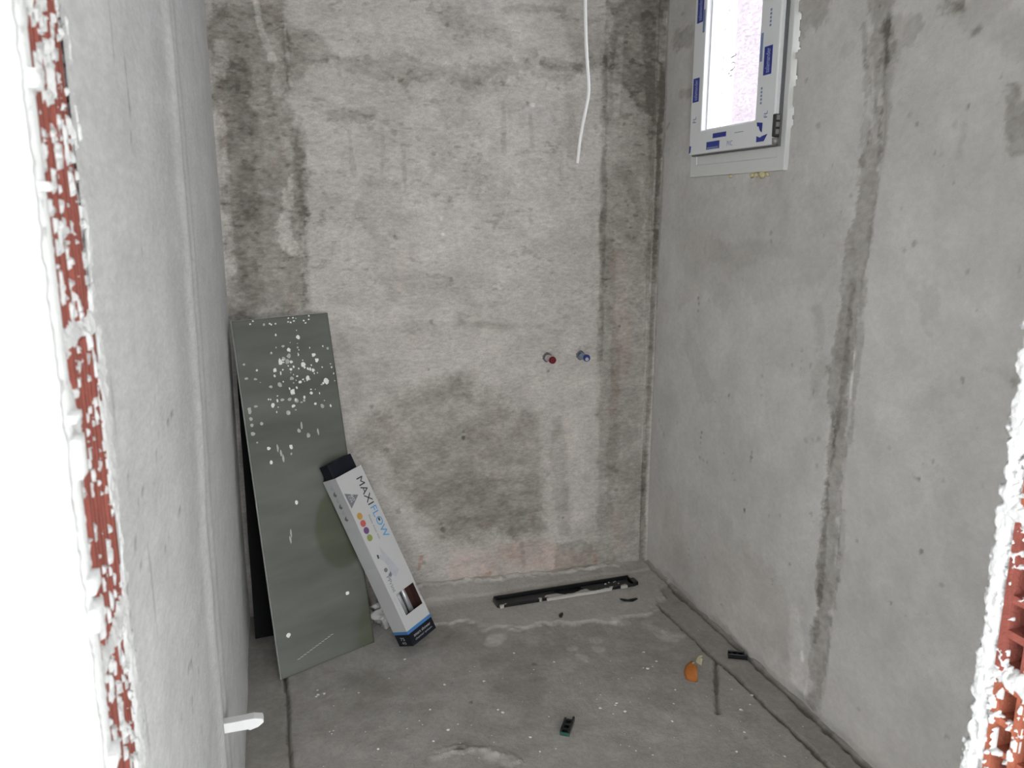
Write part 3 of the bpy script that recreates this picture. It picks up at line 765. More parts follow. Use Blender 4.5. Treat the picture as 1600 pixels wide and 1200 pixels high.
# ------------------------------------------------------------------ outside, seen through the window
g = MB().box(XR + 0.24, 9, -5, 12, -0.3, -0.05).build('ground', M_OUT); tag(g, 'bare ground outside the window', 'ground', kind='structure')
nb = MB()
nb.box(4.6, 5.0, 5.6, 12, -0.05, 4.2)
hs = nb.build('wall_neighbour', M_HOUSE)
tag(hs, 'pale pinkish house wall beyond the window glass', 'wall', kind='structure')

# ================================================================== window
M_BLUE = plain('film_blue', (0.015, 0.03, 0.27), rough=0.35, vary=0.12, scale=60)
M_FADEBLUE = plain('film_faded_blue', (0.20, 0.25, 0.42), rough=0.4, vary=0.2, scale=90)
M_FILMWHITE = plain('film_white', (0.45, 0.50, 0.72), rough=0.4, vary=0.05)
M_GASKET = plain('grey_gasket', (0.13, 0.13, 0.135), rough=0.7)
M_METAL = plain('hinge_metal', (0.30, 0.29, 0.28), rough=0.45, metal=0.6, vary=0.25, scale=150)
M_DARK = plain('dark_metal', (0.03, 0.03, 0.03), rough=0.5)
M_FOAM = plain('foam_yellow', (0.58, 0.50, 0.30), rough=0.9, vary=0.2, scale=80, bump=0.6)
M_MARK = plain('marker_ink', (0.05, 0.045, 0.05), rough=0.7)
M_MARKBLUE = bpy.data.materials.new('pale_blue_film'); M_MARKBLUE.use_nodes = True
_nt = M_MARKBLUE.node_tree; _tl = N(_nt, 'ShaderNodeBsdfTranslucent'); _tl.inputs['Color'].default_value = (0.55, 0.80, 0.95, 1)
_nt.links.new(_tl.outputs[0], _nt.nodes['Material Output'].inputs['Surface'])

def glass_mat():
    m = bpy.data.materials.new('patterned_glass'); m.use_nodes = True
    nt = m.node_tree; nt.nodes.clear()
    out = N(nt, 'ShaderNodeOutputMaterial')
    tc = N(nt, 'ShaderNodeTexCoord')
    mp = N(nt, 'ShaderNodeMapping'); mp.inputs['Scale'].default_value = (1, 0.45, 1.5)
    nt.links.new(tc.outputs['Object'], mp.inputs['Vector'])
    nz = N(nt, 'ShaderNodeTexNoise'); nz.inputs['Scale'].default_value = 60; nz.inputs['Detail'].default_value = 5; nz.inputs['Distortion'].default_value = 1.2
    nt.links.new(mp.outputs['Vector'], nz.inputs['Vector'])
    rp = N(nt, 'ShaderNodeValToRGB')
    e = rp.color_ramp.elements
    e[0].position = 0.40; e[0].color = (0.98, 0.98, 1.0, 1)
    e[1].position = 0.62; e[1].color = (0.97, 0.97, 1.0, 1)
    x = e.new(0.50); x.color = (0.74, 0.66, 0.70, 1)
    x = e.new(0.46); x.color = (0.96, 0.96, 0.99, 1); x = e.new(0.54); x.color = (0.96, 0.96, 0.99, 1)
    nt.links.new(nz.outputs['Fac'], rp.inputs['Fac'])
    tr = N(nt, 'ShaderNodeBsdfTransparent'); nt.links.new(rp.outputs['Color'], tr.inputs['Color'])
    tl = N(nt, 'ShaderNodeBsdfTranslucent'); tl.inputs['Color'].default_value = (0.92, 0.92, 0.97, 1)
    gl = N(nt, 'ShaderNodeBsdfGlossy'); gl.inputs['Roughness'].default_value = 0.08
    m1 = N(nt, 'ShaderNodeMixShader'); m1.inputs[0].default_value = 0.02
    nt.links.new(tr.outputs[0], m1.inputs[1]); nt.links.new(tl.outputs[0], m1.inputs[2])
    m2 = N(nt, 'ShaderNodeMixShader'); m2.inputs[0].default_value = 0.05
    nt.links.new(m1.outputs[0], m2.inputs[1]); nt.links.new(gl.outputs[0], m2.inputs[2])
    nt.links.new(m2.outputs[0], out.inputs['Surface'])
    return m
M_GLASS = glass_mat()

win = empty('window_1', (XR, (WY0 + WY1) / 2, WZ0),
            'small white window with blue printed protective film high on the right wall', 'window', kind='structure')

def rect_frame(mb, x0, x1, oy0, oy1, oz0, oz1, iy0, iy1, iz0, iz1):
    """mitred rectangular frame, x0 = room side"""
    def ring(x, a, b, c, d): return [(x, a, c), (x, b, c), (x, b, d), (x, a, d)]
    vs = ring(x0, oy0, oy1, oz0, oz1) + ring(x0, iy0, iy1, iz0, iz1) + ring(x1, oy0, oy1, oz0, oz1) + ring(x1, iy0, iy1, iz0, iz1)
    fs = []
    for i in range(4):
        j = (i + 1) % 4
        fs += [(i, 4 + i, 4 + j, j), (8 + i, 8 + j, 12 + j, 12 + i), (i, j, 8 + j, 8 + i), (4 + i, 12 + i, 12 + j, 4 + j)]
    mb.add(vs, fs)

mb = MB()
rect_frame(mb, XR - 0.014, XR + 0.058, WY0, WY1, WZ0, WZ1, WY0 + 0.042, WY1 - 0.042, WZ0 + 0.042, WZ1 - 0.042)
rect_frame(mb, XR - 0.010, XR + 0.050, WY0 + 0.040, WY1 - 0.040, WZ0 + 0.040, WZ1 - 0.040, WY0 + 0.085, WY1 - 0.085, WZ0 + 0.090, WZ1 - 0.085)
mb.build('window_frame', M_PVC_CASE, win, bevel=0.002)
SY0, SY1, SZ0, SZ1 = 2.233, 2.755, 1.752, 2.420
GY0, GY1, GZ0, GZ1 = 2.338, 2.676, 1.832, 2.345
mb = MB()
rect_frame(mb, XR - 0.040, XR + 0.020, SY0, SY1, SZ0, SZ1, GY0, GY1, GZ0, GZ1)
sash = mb.build('sash', M_PVC, win, bevel=0.004, segs=3)
mb = MB()
rect_frame(mb, XR - 0.0245, XR - 0.012, SY0 - 0.005, SY1 + 0.005, SZ0 - 0.005, SZ1 + 0.005, SY0 + .01, SY1 - .01, SZ0 + .01, SZ1 - .01)
mb.build('gasket', M_GASKET, win)
mb = MB()
rect_frame(mb, XR - 0.020, XR + 0.010, GY0 - 0.004, GY1 + 0.004, GZ0 - 0.004, GZ1 + 0.004, GY0 + 0.006, GY1 - 0.006, GZ0 + 0.006, GZ1 - 0.006)
mb.build('glazing_bead', M_PVC, sash, bevel=0.002)
MB().box(XR + 0.004, XR + 0.010, GY0 + 0.003, GY1 - 0.003, GZ0 + 0.003, GZ1 - 0.003).build('pane', M_GLASS, sash)
# white outer guide rails, showing through the far side of the glass
for (a, b) in ((2.735, 2.768), (2.776, 2.825)):
    MB().box(XR + 0.075, XR + 0.12, a, b, WZ0 - 0.02, WZ1 + 0.02).build('guide_rail', M_PVC, win, bevel=0.003)
# protective film prints on the sash face
SX = XR - 0.0405
def print_rect(y0, y1, z0, z1, mat, name='film_print'):
    return MB().box(SX - 0.0004, SX + 0.0004, y0, y1, z0, z1).build(name, mat, sash)
def print_poly(pts, mat, name='film_print'):
    vs = [(SX - 0.0004, y, z) for y, z in pts]
    n = len(vs)
    return MB().add(vs, [tuple(range(n))]).build(name, mat, sash)
for (yc, zc, hh) in ((2.286, 2.006, 0.084), (2.722, 1.976, 0.082), (2.716, 2.245, 0.085), (2.286, 2.285, 0.084)):
    r = print_rect(yc - 0.021, yc + 0.021, zc - hh / 2, zc + hh / 2, M_BLUE)
    text_fit('salamander', (SX - 0.0010, yc, zc), (0, 0, 1), (0, 1, 0), hh * 0.86, 0.022, M_FILMWHITE, r)
print_rect(2.318, 2.331, 2.008, 2.092, M_FADEBLUE); print_rect(2.683, 2.696, 2.165, 2.24, M_FADEBLUE)
r = print_rect(2.545, 2.630, 1.763, 1.789, M_BLUE); MB().box(SX - 0.0012, SX - 0.0006, 2.550, 2.625, 1.7645, 1.7705).build('film_stripe', M_FADEBLUE, r)
print_rect(2.505, 2.590, 1.799, 1.815, M_BLUE)
print_rect(2.400, 2.452, 1.8045, 1.8065, M_FADEBLUE)
text_fit('PVC', (SX - 0.0006, 2.478, 1.774), (0, -1, 0), (0, 0, 1), 0.034, 0.017, M_FADEBLUE, sash)
text_fit('FL', (SX - 0.0006, 2.722, 1.873), (0, 0, 1), (0, 1, 0), 0.02, 0.022, M_BLUE, sash)
text_fit('FL', (SX - 0.0006, 2.278, 1.846), (0, 0, 1), (0, 1, 0), 0.02, 0.018, M_BLUE, sash)
for k in range(5): print_rect(2.310 - 0.004, 2.310 + 0.004, 1.905 - 0.026 + k * 0.011, 1.905 - 0.019 + k * 0.011, M_FADEBLUE)
for k in range(5): print_rect(2.285 - 0.004, 2.285 + 0.004, 2.13 - 0.026 + k * 0.011, 2.13 - 0.019 + k * 0.011, M_FADEBLUE)
print_poly([(2.325, 1.826), (2.292, 1.822), (2.294, 1.792), (2.306, 1.800), (2.312, 1.812), (2.322, 1.814)], M_BLUE)
print_poly([(2.322, 1.765), (2.280, 1.765), (2.262, 1.786), (2.290, 1.782), (2.303, 1.778), (2.322, 1.784)], M_BLUE)
print_poly([(2.752, 1.756), (2.742, 1.760), (2.738, 1.782), (2.752, 1.784)], M_BLUE)
# hinge low on the near side
hg = MB().box(XR - 0.043, XR - 0.024, 2.222, 2.238, 1.774, 1.842).build('hinge', M_DARK, win, bevel=0.003)
for zz in (1.782, 1.803, 1.824):
    MB().box(XR - 0.0395, XR - 0.0275, 2.2205, 2.2225, zz, zz + 0.015).build('hinge_plate', M_METAL, hg, bevel=0.001)
MB().tube([(XR - 0.036, 2.226, 1.752), (XR - 0.036, 2.226, 1.771)], 0.010, 10).build('hinge_pin', M_METAL, win, smooth=True)
# marks on the pane
GX = XR + 0.0035
def stroke(pts, w, mat, name='glazier_mark'):
    mb = MB()
    for (a, b) in zip(pts[:-1], pts[1:]):
        d = np.array(b) - np.array(a); d = d / (np.hypot(*d) + 1e-9); n_ = np.array([-d[1], d[0]]) * w / 2
        a_, b_ = np.array(a) - d * w * .3, np.array(b) + d * w * .3
        mb.quad(*[(GX, p[0], p[1]) for p in (a_ + n_, a_ - n_, b_ - n_, b_ + n_)])
    return mb.build(name, mat, sash)
gy, gz = 2.545, 2.0
stroke([(2.570, 2.064), (2.552, 2.066), (2.540, 2.069)], 0.0035, M_MARK)
stroke([(2.566, 2.045), (2.556, 2.048), (2.548, 2.044), (2.552, 2.038)], 0.003, M_MARK)
stroke([(2.572, 2.022), (2.557, 2.023), (2.545, 2.030)], 0.0035, M_MARK)
stroke([(2.583, 2.013), (2.575, 2.015)], 0.003, M_MARK); stroke([(2.574, 2.002), (2.564, 2.006), (2.560, 2.002)], 0.003, M_MARK)
text_fit('4', (GX, 2.588, 1.852), (0, -1, 0), (0, 0, 1), 0.010, 0.016, M_FADEBLUE, sash, 'glazier_mark')
text_fit('4', (GX, 2.600, 2.222), (0, -1, 0), (0, 0, 1), 0.010, 0.016, M_FADEBLUE, sash, 'glazier_mark')
# expanding foam squeezed out under the frame
def blob(name, c, r, mat, parent, seed, sub=2, amp=0.35, sq=(1, 1, 1), fr=2.0):
    import bmesh
    bm = bmesh.new(); bmesh.ops.create_icosphere(bm, subdivisions=sub, radius=1.0)
    rr = random.Random(seed); ox = rr.uniform(0, 99)
    for v in bm.verts:
        p = v.co
        k = 1 + amp * float(fbm(np.array([p.x * fr + ox]), np.array([p.y * fr + p.z * 1.7 * fr]), 3, seed)[0]) * 2
        v.co = Vector((p.x * k * r * sq[0], p.y * k * r * sq[1], p.z * k * r * sq[2])) + Vector(c)
    me = bpy.data.meshes.new(name); bm.to_mesh(me); bm.free()
    for p in me.polygons: p.use_smooth = True
    return link(name, me, mat, parent)
for i, (y, r) in enumerate(((2.330, 0.013), (2.385, 0.010), (2.365, 0.008), (2.52, 0.006), (2.305, 0.007))):
    blob('expanding_foam', (XR - 0.003, y, WZ0 - 0.006), r, M_FOAM, win, i + 1)

# ================================================================== green board
M_BOARD = None
def board_mat():
    m, nt, b = new_mat('green_board')
    tc = N(nt, 'ShaderNodeTexCoord')
    mp = N(nt, 'ShaderNodeMapping'); mp.inputs['Rotation'].default_value = (0, 0.5, 0); mp.inputs['Scale'].default_value = (0.8, 0.8, 3.5)
    nt.links.new(tc.outputs['Object'], mp.inputs['Vector'])
    n1 = N(nt, 'ShaderNodeTexNoise'); n1.inputs['Scale'].default_value = 3.0; n1.inputs['Detail'].default_value = 6
    nt.links.new(mp.outputs['Vector'], n1.inputs['Vector'])
    rp = N(nt, 'ShaderNodeValToRGB'); e = rp.color_ramp.elements
    e[0].position = 0.35; e[0].color = (0.088, 0.094, 0.077, 1); e[1].position = 0.70; e[1].color = (0.140, 0.147, 0.127, 1)
    nt.links.new(n1.outputs['Fac'], rp.inputs['Fac'])
    # darker disc and blotches, multiplied in from the colour attribute
    at = N(nt, 'ShaderNodeAttribute'); at.attribute_name = 'Col'
    mx = N(nt, 'ShaderNodeMix', data_type='RGBA', blend_type='MULTIPLY'); mx.inputs[0].default_value = 1.0
    nt.links.new(rp.outputs['Color'], mx.inputs[6]); nt.links.new(at.outputs['Color'], mx.inputs[7])
    nt.links.new(mx.outputs[2], b.inputs['Base Color'])
    b.inputs['Roughness'].default_value = 0.75
    return m
M_BOARD = board_mat()
M_BOARDEDGE = plain('board_core', (0.42, 0.42, 0.39), rough=0.9, vary=0.2, scale=80)
BL = np.array([-0.035, 2.547, 0.002]); BRt = np.array([0.296, 2.700, 0.002]); TL = np.array([-0.126, 2.866, 1.180])
ex = BRt - BL; BWID = np.linalg.norm(ex); ex /= BWID
ez = TL - BL; ez -= ex * (ez @ ex) * 0; BLEN = np.linalg.norm(ez); ez /= BLEN
en = np.cross(ex, ez); en /= np.linalg.norm(en)
if en[1] > 0: en = -en
board = empty('plasterboard_sheet', (0.13, 2.62, 0.0), 'tall green moisture board spattered with white paint leaning in the left corner', 'board')
U, V, Q = grid(0, BWID, 0, BLEN, 0.008)
bow = 0.010 * np.sin(np.pi * U / BWID) * np.sin(np.pi * V / BLEN)
edge_r = 0.012 * (1 - V / BLEN) ** 2
def bp(u, v, off): return BL + ex * u + ez * v + en * off
P = BL[None, None] + ex * U[..., None] + ez * V[..., None] - en * 0.0
topP = P + en * 0.0; botP = P - en * 0.0125
Pv, Pq, used = ragged(U, V, Q, np.ones(Q.shape[:2], bool), topP, botP)
me = np_mesh('board_panel', Pv, Pq, smooth=False)
d = np.hypot((U - 0.295) / 0.105, (V - 0.44) / 0.155)
dark_m = (1 - sstep(0.85, 1.05, d + 0.06 * fbm(U * 10, V * 10, 2, 2))) * 0.30  # darker disc on the right half of the sheet
dark_m += 0.12 * sstep(0.35, 0.6, fbm(U * 7, V * 3, 3, 4)) + 0.25 * (1 - sstep(0.0, 0.09, V - (U - 0.27) * 1.6 + 0.02 * fbm(U * 20, V * 20, 2, 1))) * sstep(0.25, 0.33, U)
cc = (1 - dark_m)[..., None] * np.array([1, 1, 1.0]) + 0 * U[..., None]
cc = np.stack([cc[..., 0], cc[..., 1], cc[..., 2] * (1 - 0.2 * (dark_m > 0.2))], -1).reshape(-1, 3)
add_col(me, np.concatenate([cc, cc])[used])
panel = link('board_panel', me, M_BOARD, board)
# cut gypsum edges of the sheet
M_PAINT = plain('white_paint', (0.78, 0.78, 0.74), rough=0.6, vary=0.05)
M_PAINTDIM = plain('dusty_paint', (0.42, 0.43, 0.40), rough=0.8, vary=0.2, scale=90)
ed = MB()
ed.obox(bp(0, 0, -0.0105), -ex * 0.0012, ez * BLEN, en * 0.009)
ed.obox(bp(0, BLEN, -0.0105), ex * BWID, ez * 0.0012, en * 0.009)
ed.build('core_edge', M_BOARDEDGE, board)
rr = random.Random(5)
def disc(mb, u, v, ru, rv, off=0.0012, n=8, seed=0):
    pts = []
    for k in range(n):
        a = 2 * math.pi * k / n; j = rr.uniform(0.75, 1.2)
        pts.append(bp(u + ru * j * math.cos(a), v + rv * j * math.sin(a), 0.0002))
    top_ = bp(u, v, off)
    mb.add(pts + [top_], [(k, (k + 1) % n, n) for k in range(n)])
big = [(0.234, 1.145, .007), (0.192, 1.105, .007), (0.285, 1.075, .008), (0.155, 1.065, .008), (0.195, 1.060, .006), (0.190, 1.035, .006), (0.295, 1.055, .008), (0.13, 1.04, .007), (0.32, 0.975, .010),
       (0.185, 0.955, .009), (0.105, 0.92, .008), (0.18, 0.905, .007), (0.068, 0.775, .007), (0.150, 0.765, .007), (0.070, 0.725, .006), (0.14, 0.57, .006), (0.045, 0.135, .008), (0.285, 0.205, .007), (0.255, 0.94, .006), (0.250, 0.995, .007), (0.218, 0.985, .006), (0.24, 1.045, .009), (0.275, 1.02, .007), (0.265, 0.90, .006)]
mb = MB()
for (u, v, r) in big: disc(mb, u, v, r, r * rr.uniform(0.8, 1.3))
for k in range(70):
    u = min(max(rr.gauss(0.22, 0.075), 0.02), BWID - 0.01); v = min(max(rr.gauss(1.02, 0.07), 0.8), BLEN - 0.01)
    r = rr.choice((.0018, .0025, .003, .004)); disc(mb, u, v, r, r * rr.uniform(0.7, 1.8))
for k in range(14):
    disc(mb, rr.uniform(0.06, 0.3), BLEN - rr.uniform(0.004, 0.03), .004, .003)
tag(mb.build('paint_spatter', M_PAINT, board), kind='stuff')
mb = MB()
for k in range(40):
    u = min(max(rr.gauss(0.14, 0.08), 0.02), BWID - 0.02); v = min(max(rr.gauss(0.98, 0.10), 0.7), BLEN - 0.01)
    r = rr.uniform(.003, .009); disc(mb, u, v, r, r * rr.uniform(0.6, 1.2), 0.0006)
for (u, v, l) in ((0.10, 0.77, .0), (0.11, 0.75, 0), (0.115, 0.73, 0), (0.105, 0.47, 0), (0.10, 0.45, 0), (0.26, 0.80, 0), (0.20, 0.83, 0)):
    disc(mb, u, v, .004, .014, 0.0006)
for k in range(12):
    disc(mb, 0.07 + k * 0.012, 0.045 + k * 0.0035, .007, .0012, 0.0006)
tag(mb.build('dust_smears', M_PAINTDIM, board), kind='stuff')

# narrow black sheet added to make the gap behind the green board black
M_GAPDARK = plain('gap_darkener', (0.010, 0.010, 0.010), rough=0.85, vary=0.2, spec=0.1)
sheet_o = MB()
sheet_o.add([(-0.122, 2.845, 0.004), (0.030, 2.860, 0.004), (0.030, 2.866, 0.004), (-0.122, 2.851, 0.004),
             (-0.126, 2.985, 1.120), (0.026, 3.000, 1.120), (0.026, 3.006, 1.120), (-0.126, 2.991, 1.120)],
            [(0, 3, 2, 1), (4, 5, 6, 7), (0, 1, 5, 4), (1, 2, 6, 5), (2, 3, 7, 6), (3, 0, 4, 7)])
sheet_o = sheet_o.build('gap_darkener', M_GAPDARK, None, bevel=0.001)
tag(sheet_o, 'narrow black sheet added to darken the gap behind the green board', 'sheet')

# ================================================================== drain channel box
BO = np.array([0.4196, 2.5775, 0.0330]); BW = np.array([0.8057, 0.5651, 0.1722]); BT = np.array([-0.4737, 0.7921, -0.3825]); BA = np.array([-0.3532, 0.2270, 0.9076])
BW /= np.linalg.norm(BW); BT -= BW * (BT @ BW); BT /= np.linalg.norm(BT); BA = np.cross(BW, BT); BA /= np.linalg.norm(BA)
LW, LT, LA = 0.1197, 0.0838, 0.6619
M_CARD = plain('white_card', (0.47, 0.465, 0.46), rough=0.45, vary=0.03, scale=20)
M_CARDSIDE = M_CARD
M_NAVY = plain('navy_print', (0.007, 0.008, 0.013), rough=0.55, vary=0.3, scale=40, spec=0.2)
M_CARDBLUE = plain('blue_print', (0.05, 0.17, 0.38), rough=0.45, vary=0.05)
M_LOGOBLUE = plain('logo_blue', (0.07, 0.28, 0.55), rough=0.45, vary=0.05)
M_INK = plain('black_print', (0.03, 0.03, 0.035), rough=0.5)
M_GREYINK = plain('grey_print', (0.16, 0.16, 0.18), rough=0.5)
M_PALEINK = plain('pale_grey_print', (0.40, 0.40, 0.43), rough=0.5, vary=0.15, scale=60)
M_TAPE = plain('clear_tape', (0.50, 0.50, 0.50), rough=0.25, vary=0.03)
M_INSIDE = plain('box_inside', (0.045, 0.016, 0.012), rough=0.8, vary=0.2)
M_STEEL = plain('wrapped_steel', (0.42, 0.42, 0.43), rough=0.35, metal=0.5, vary=0.15, scale=30)
carton = empty('product_box', (0.40, 2.66, 0.0), 'long white drain channel box leaning on the green board', 'box')
def bxp(w, t, a): return BO + BW * w + BT * t + BA * a
# card sleeve: front has a cut-out window, so it is built from strips
ck = 0.0016
mb = MB()
def cpanel(mb, w0, w1, t0, t1, a0, a1): mb.obox(bxp(w0, t0, a0), BW * (w1 - w0), BT * (t1 - t0), BA * (a1 - a0))
HW0, HW1, HA0, HA1 = 0.026, 0.111, 0.107, 0.192
A0 = 0.058
cpanel(mb, 0, HW0, 0, ck, A0, LA); cpanel(mb, HW1, LW, 0, ck, A0, LA); cpanel(mb, HW0, HW1, 0, ck, A0, HA0); cpanel(mb, HW0, HW1, 0, ck, HA1, LA)
front = mb.build('front_panel', M_CARD, carton)
mb = MB(); cpanel(mb, 0, ck, ck, LT, A0, LA); side = mb.build('side_panel', M_CARDSIDE, carton)
mb = MB(); cpanel(mb, LW - ck, LW, ck, LT, A0, LA); mb.build('side_panel', M_CARDSIDE, carton)
mb = MB(); cpanel(mb, ck, LW - ck, LT - ck, LT, A0, LA); mb.build('back_panel', M_CARD, carton)
mb = MB(); cpanel(mb, 0, LW, 0, LT, 0, 0.046); endc = mb.build('end_cap', M_NAVY, carton, bevel=0.001)
mb = MB(); cpanel(mb, -0.0003, LW + 0.0003, -0.0003, LT + 0.0003, 0.046, A0); mb.build('blue_band', M_CARDBLUE, carton)
mb = MB(); cpanel(mb, 0.004, LW - 0.006, 0.02, LT - 0.012, LA - 0.01, LA + 0.052); mb.build('inner_tray', M_NAVY, carton, bevel=0.002)
mb = MB(); cpanel(mb, ck, LW - ck, 0.045, 0.047, A0, LA - 0.02); cpanel(mb, LW - ck - 0.003, LW - ck - 0.001, ck + 0.001, 0.045, A0, 0.30); mb.build('liner', M_INSIDE, carton)
mb = MB()
mb.tube([bxp(0.045, 0.028, 0.08), bxp(0.045, 0.028, 0.24)], 0.012, 12); mb.tube([bxp(0.073, 0.028, 0.08), bxp(0.073, 0.028, 0.24)], 0.010, 12)
mb.build('wrapped_channel', M_STEEL, carton, smooth=True)
mb = MB(); cpanel(mb, 0.026, 0.036, 0.012, 0.040, 0.085, 0.22); mb.build('wrapped_channel', M_GREYINK, carton)
# prints on the front, reading down the box
RD, UPD = -BA, BW
def ftext(s, w, a, length, height, mat, parent=front): return text_fit(s, bxp(w, -0.0006, a), RD, UPD, length, height, mat, parent)
def fpoly(pts, mat, name, parent=front, off=-0.0005):
    return MB().add([bxp(w, off, a) for w, a in pts], [tuple(range(len(pts)))]).build(name, mat, parent)
ftext('MAXI', 0.090, 0.573, 0.106, 0.027, M_INK)
ftext('FLOW', 0.092, 0.449, 0.122, 0.027, M_LOGOBLUE)
fpoly([(0.089, 0.463), (0.096, 0.463), (0.096, 0.452), (0.089, 0.452)], M_INK, 'logo_dash', off=-0.0009)
ftext('Modular shower drain', 0.061, 0.443, 0.094, 0.008, M_GREYINK)
fpoly([(0.006, 0.600), (0.056, 0.572), (0.008, 0.541)], M_GREYINK, 'triangle_badge')
text_fit('80', bxp(0.031, -0.0010, 0.574), RD, UPD, 0.024, 0.010, M_CARD, front); text_fit('CM', bxp(0.019, -0.0010, 0.573), RD, UPD, 0.024, 0.009, M_CARD, front)
for (a, c, nm) in ((0.503, (0.42, 0.25, 0.06), 'ochre'), (0.4746, (0.45, 0.10, 0.09), 'red'), (0.4467, (0.15, 0.07, 0.18), 'purple'), (0.418, (0.25, 0.28, 0.08), 'green')):
    mt = plain(nm + '_dot', c, rough=0.45, vary=0.08, scale=200)
    fpoly([(0.0245 + 0.0115 * math.cos(2 * math.pi * k / 20), a + 0.0125 * math.sin(2 * math.pi * k / 20)) for k in range(20)], mt, 'colour_dot')
# printed picture of the drain with its grey shade
fpoly([(0.044, 0.378), (0.080, 0.262), (0.055, 0.245), (0.040, 0.268), (0.043, 0.300), (0.036, 0.320), (0.024, 0.335), (0.026, 0.345), (0.040, 0.345)], M_PALEINK, 'product_picture')
fpoly([(0.0285 + 0.008 * math.cos(k * .63), 0.288 + 0.008 * math.sin(k * .63)) for k in range(10)], M_GREYINK, 'product_picture', off=-0.0008)
fpoly([(0.020, 0.352), (0.027, 0.349), (0.024, 0.336), (0.018, 0.338)], M_INK, 'product_picture', off=-0.0008)
fpoly([(0.030, 0.268), (0.044, 0.275), (0.044, 0.262), (0.036, 0.255)], M_GREYINK, 'product_picture', off=-0.0008)
ftext('PPrint', 0.025, 0.234, 0.062, 0.015, M_GREYINK)
ftext('ready to tile', 0.1160, 0.160, 0.048, 0.006, M_GREYINK)
ftext('shower channel', 0.012, 0.150, 0.07, 0.006, M_PALEINK)
text_fit('smart shower', bxp(0.062, -0.0012, 0.031), BW, BA, 0.085, 0.0105, M_CARD, endc); text_fit('channel system', bxp(0.062, -0.0012, 0.015), BW, BA, 0.085, 0.009, M_PALEINK, endc)
text_fit('75', bxp(-0.0012, 0.045, 0.029), -BT, BA, 0.026, 0.012, M_CARD, endc); text_fit('45', bxp(-0.0012, 0.045, 0.013), -BT, BA, 0.026, 0.010, M_CARD, endc)
# blurred drawings printed on the side, strip of tape
for k in range(6):
    a = 0.632 - k * 0.024; t = 0.045
    MB().add([bxp(-0.0006, t + dt, a + da) for dt, da in ((-.006, .010), (.006, .004), (.014, -.004), (.004, -.012), (-.010, -.006), (-.002, 0))], [(0, 1, 2, 3, 4, 5)]).build('side_drawing', M_GREYINK if k % 2 else M_PALEINK, side)
mb = MB(); cpanel(mb, -0.0006, 0, 0.002, LT - 0.002, 0.31, 0.475); mb.build('tape', M_TAPE, side)

# ================================================================== crumpled scrap behind the box
M_BAG = plain('crumpled_film', (0.46, 0.45, 0.43), rough=0.35, vary=0.25, scale=25, bump=0.7, bscale=40)
sc = blob('crumpled_plastic', (0.368, 2.815, 0.052), 0.055, M_BAG, None, 4, sub=4, amp=0.55, sq=(1.0, 0.6, 0.9), fr=2.6)
tag(sc, 'crumpled pale plastic film stuffed behind the long white box', 'plastic film')

# ================================================================== pipe stubs
def pipe_stub(x, z, body, plug, lab, blue):
    t = empty('pipe_stub', (x, YB, z), lab, 'pipe', 'capped water pipes in the back wall')
    y0, y1 = YB + 0.01, YB - 0.072
    o = MB().tube([(x, y0, z), (x, y1, z)], 0.0128, 18).build('pipe_body', body, t, smooth=False)
    for p in o.data.polygons: p.use_smooth = len(p.vertices) == 4
    # threaded socket and plug
    for k in range(2):
        yy = YB - 0.020 - k * 0.014
        MB().tube([(x, yy, z), (x, yy - 0.004, z)], 0.0140, 18).build('thread_ring', body, o)
    pts, rad = [(x, y1 + 0.004, z), (x, y1 - 0.004, z), (x, y1 - 0.006, z)], [0.0146, 0.0146, 0.0125]
    MB().tube(pts, rad, 18).build('plug', plug, t)
    if blue:
        MB().tube([(x - .001, y1 - 0.0055, z - .004), (x - .001, y1 - 0.009, z - .004)], [0.008, 0.007], 12).build('plug_centre', M_PALEINK, t)
    else:
        MB().box(x - 0.006, x + 0.006, y1 - 0.010, y1 - 0.005, z - 0.006, z + 0.006).build('plug_centre', plug, t)
    # dark annular gap left in the plaster
    vs = [(x + r * math.cos(2 * math.pi * k / 20) * (1 + 0.08 * math.sin(3 * k)), YB - 0.0045, z + r * math.sin(2 * math.pi * k / 20) * (1 + 0.10 * math.cos(5 * k))) for r in (0.0125, 0.0195) for k in range(20)]
    MB().add(vs, [(k, (k + 1) % 20, 20 + (k + 1) % 20, 20 + k) for k in range(20)]).build('wall_gap', M_GASKET, t)
M_REDB = plain('pipe_grey', (0.46, 0.40, 0.40), rough=0.3, vary=0.15); M_RED = plain('red_plug', (0.13, 0.004, 0.012), rough=0.4, vary=0.1)
M_BLUB = plain('blue_grey_plastic', (0.22, 0.27, 0.34), rough=0.3, vary=0.15); M_BLU = plain('blue_plug', (0.02, 0.03, 0.16), rough=0.35, vary=0.1)
pipe_stub(1.074, 0.965, M_REDB, M_RED, 'red-plugged water pipe stub, the left of the two in the back wall', False)
pipe_stub(1.221, 0.966, M_BLUB, M_BLU, 'blue-plugged water pipe stub, the right of the two in the back wall', True)

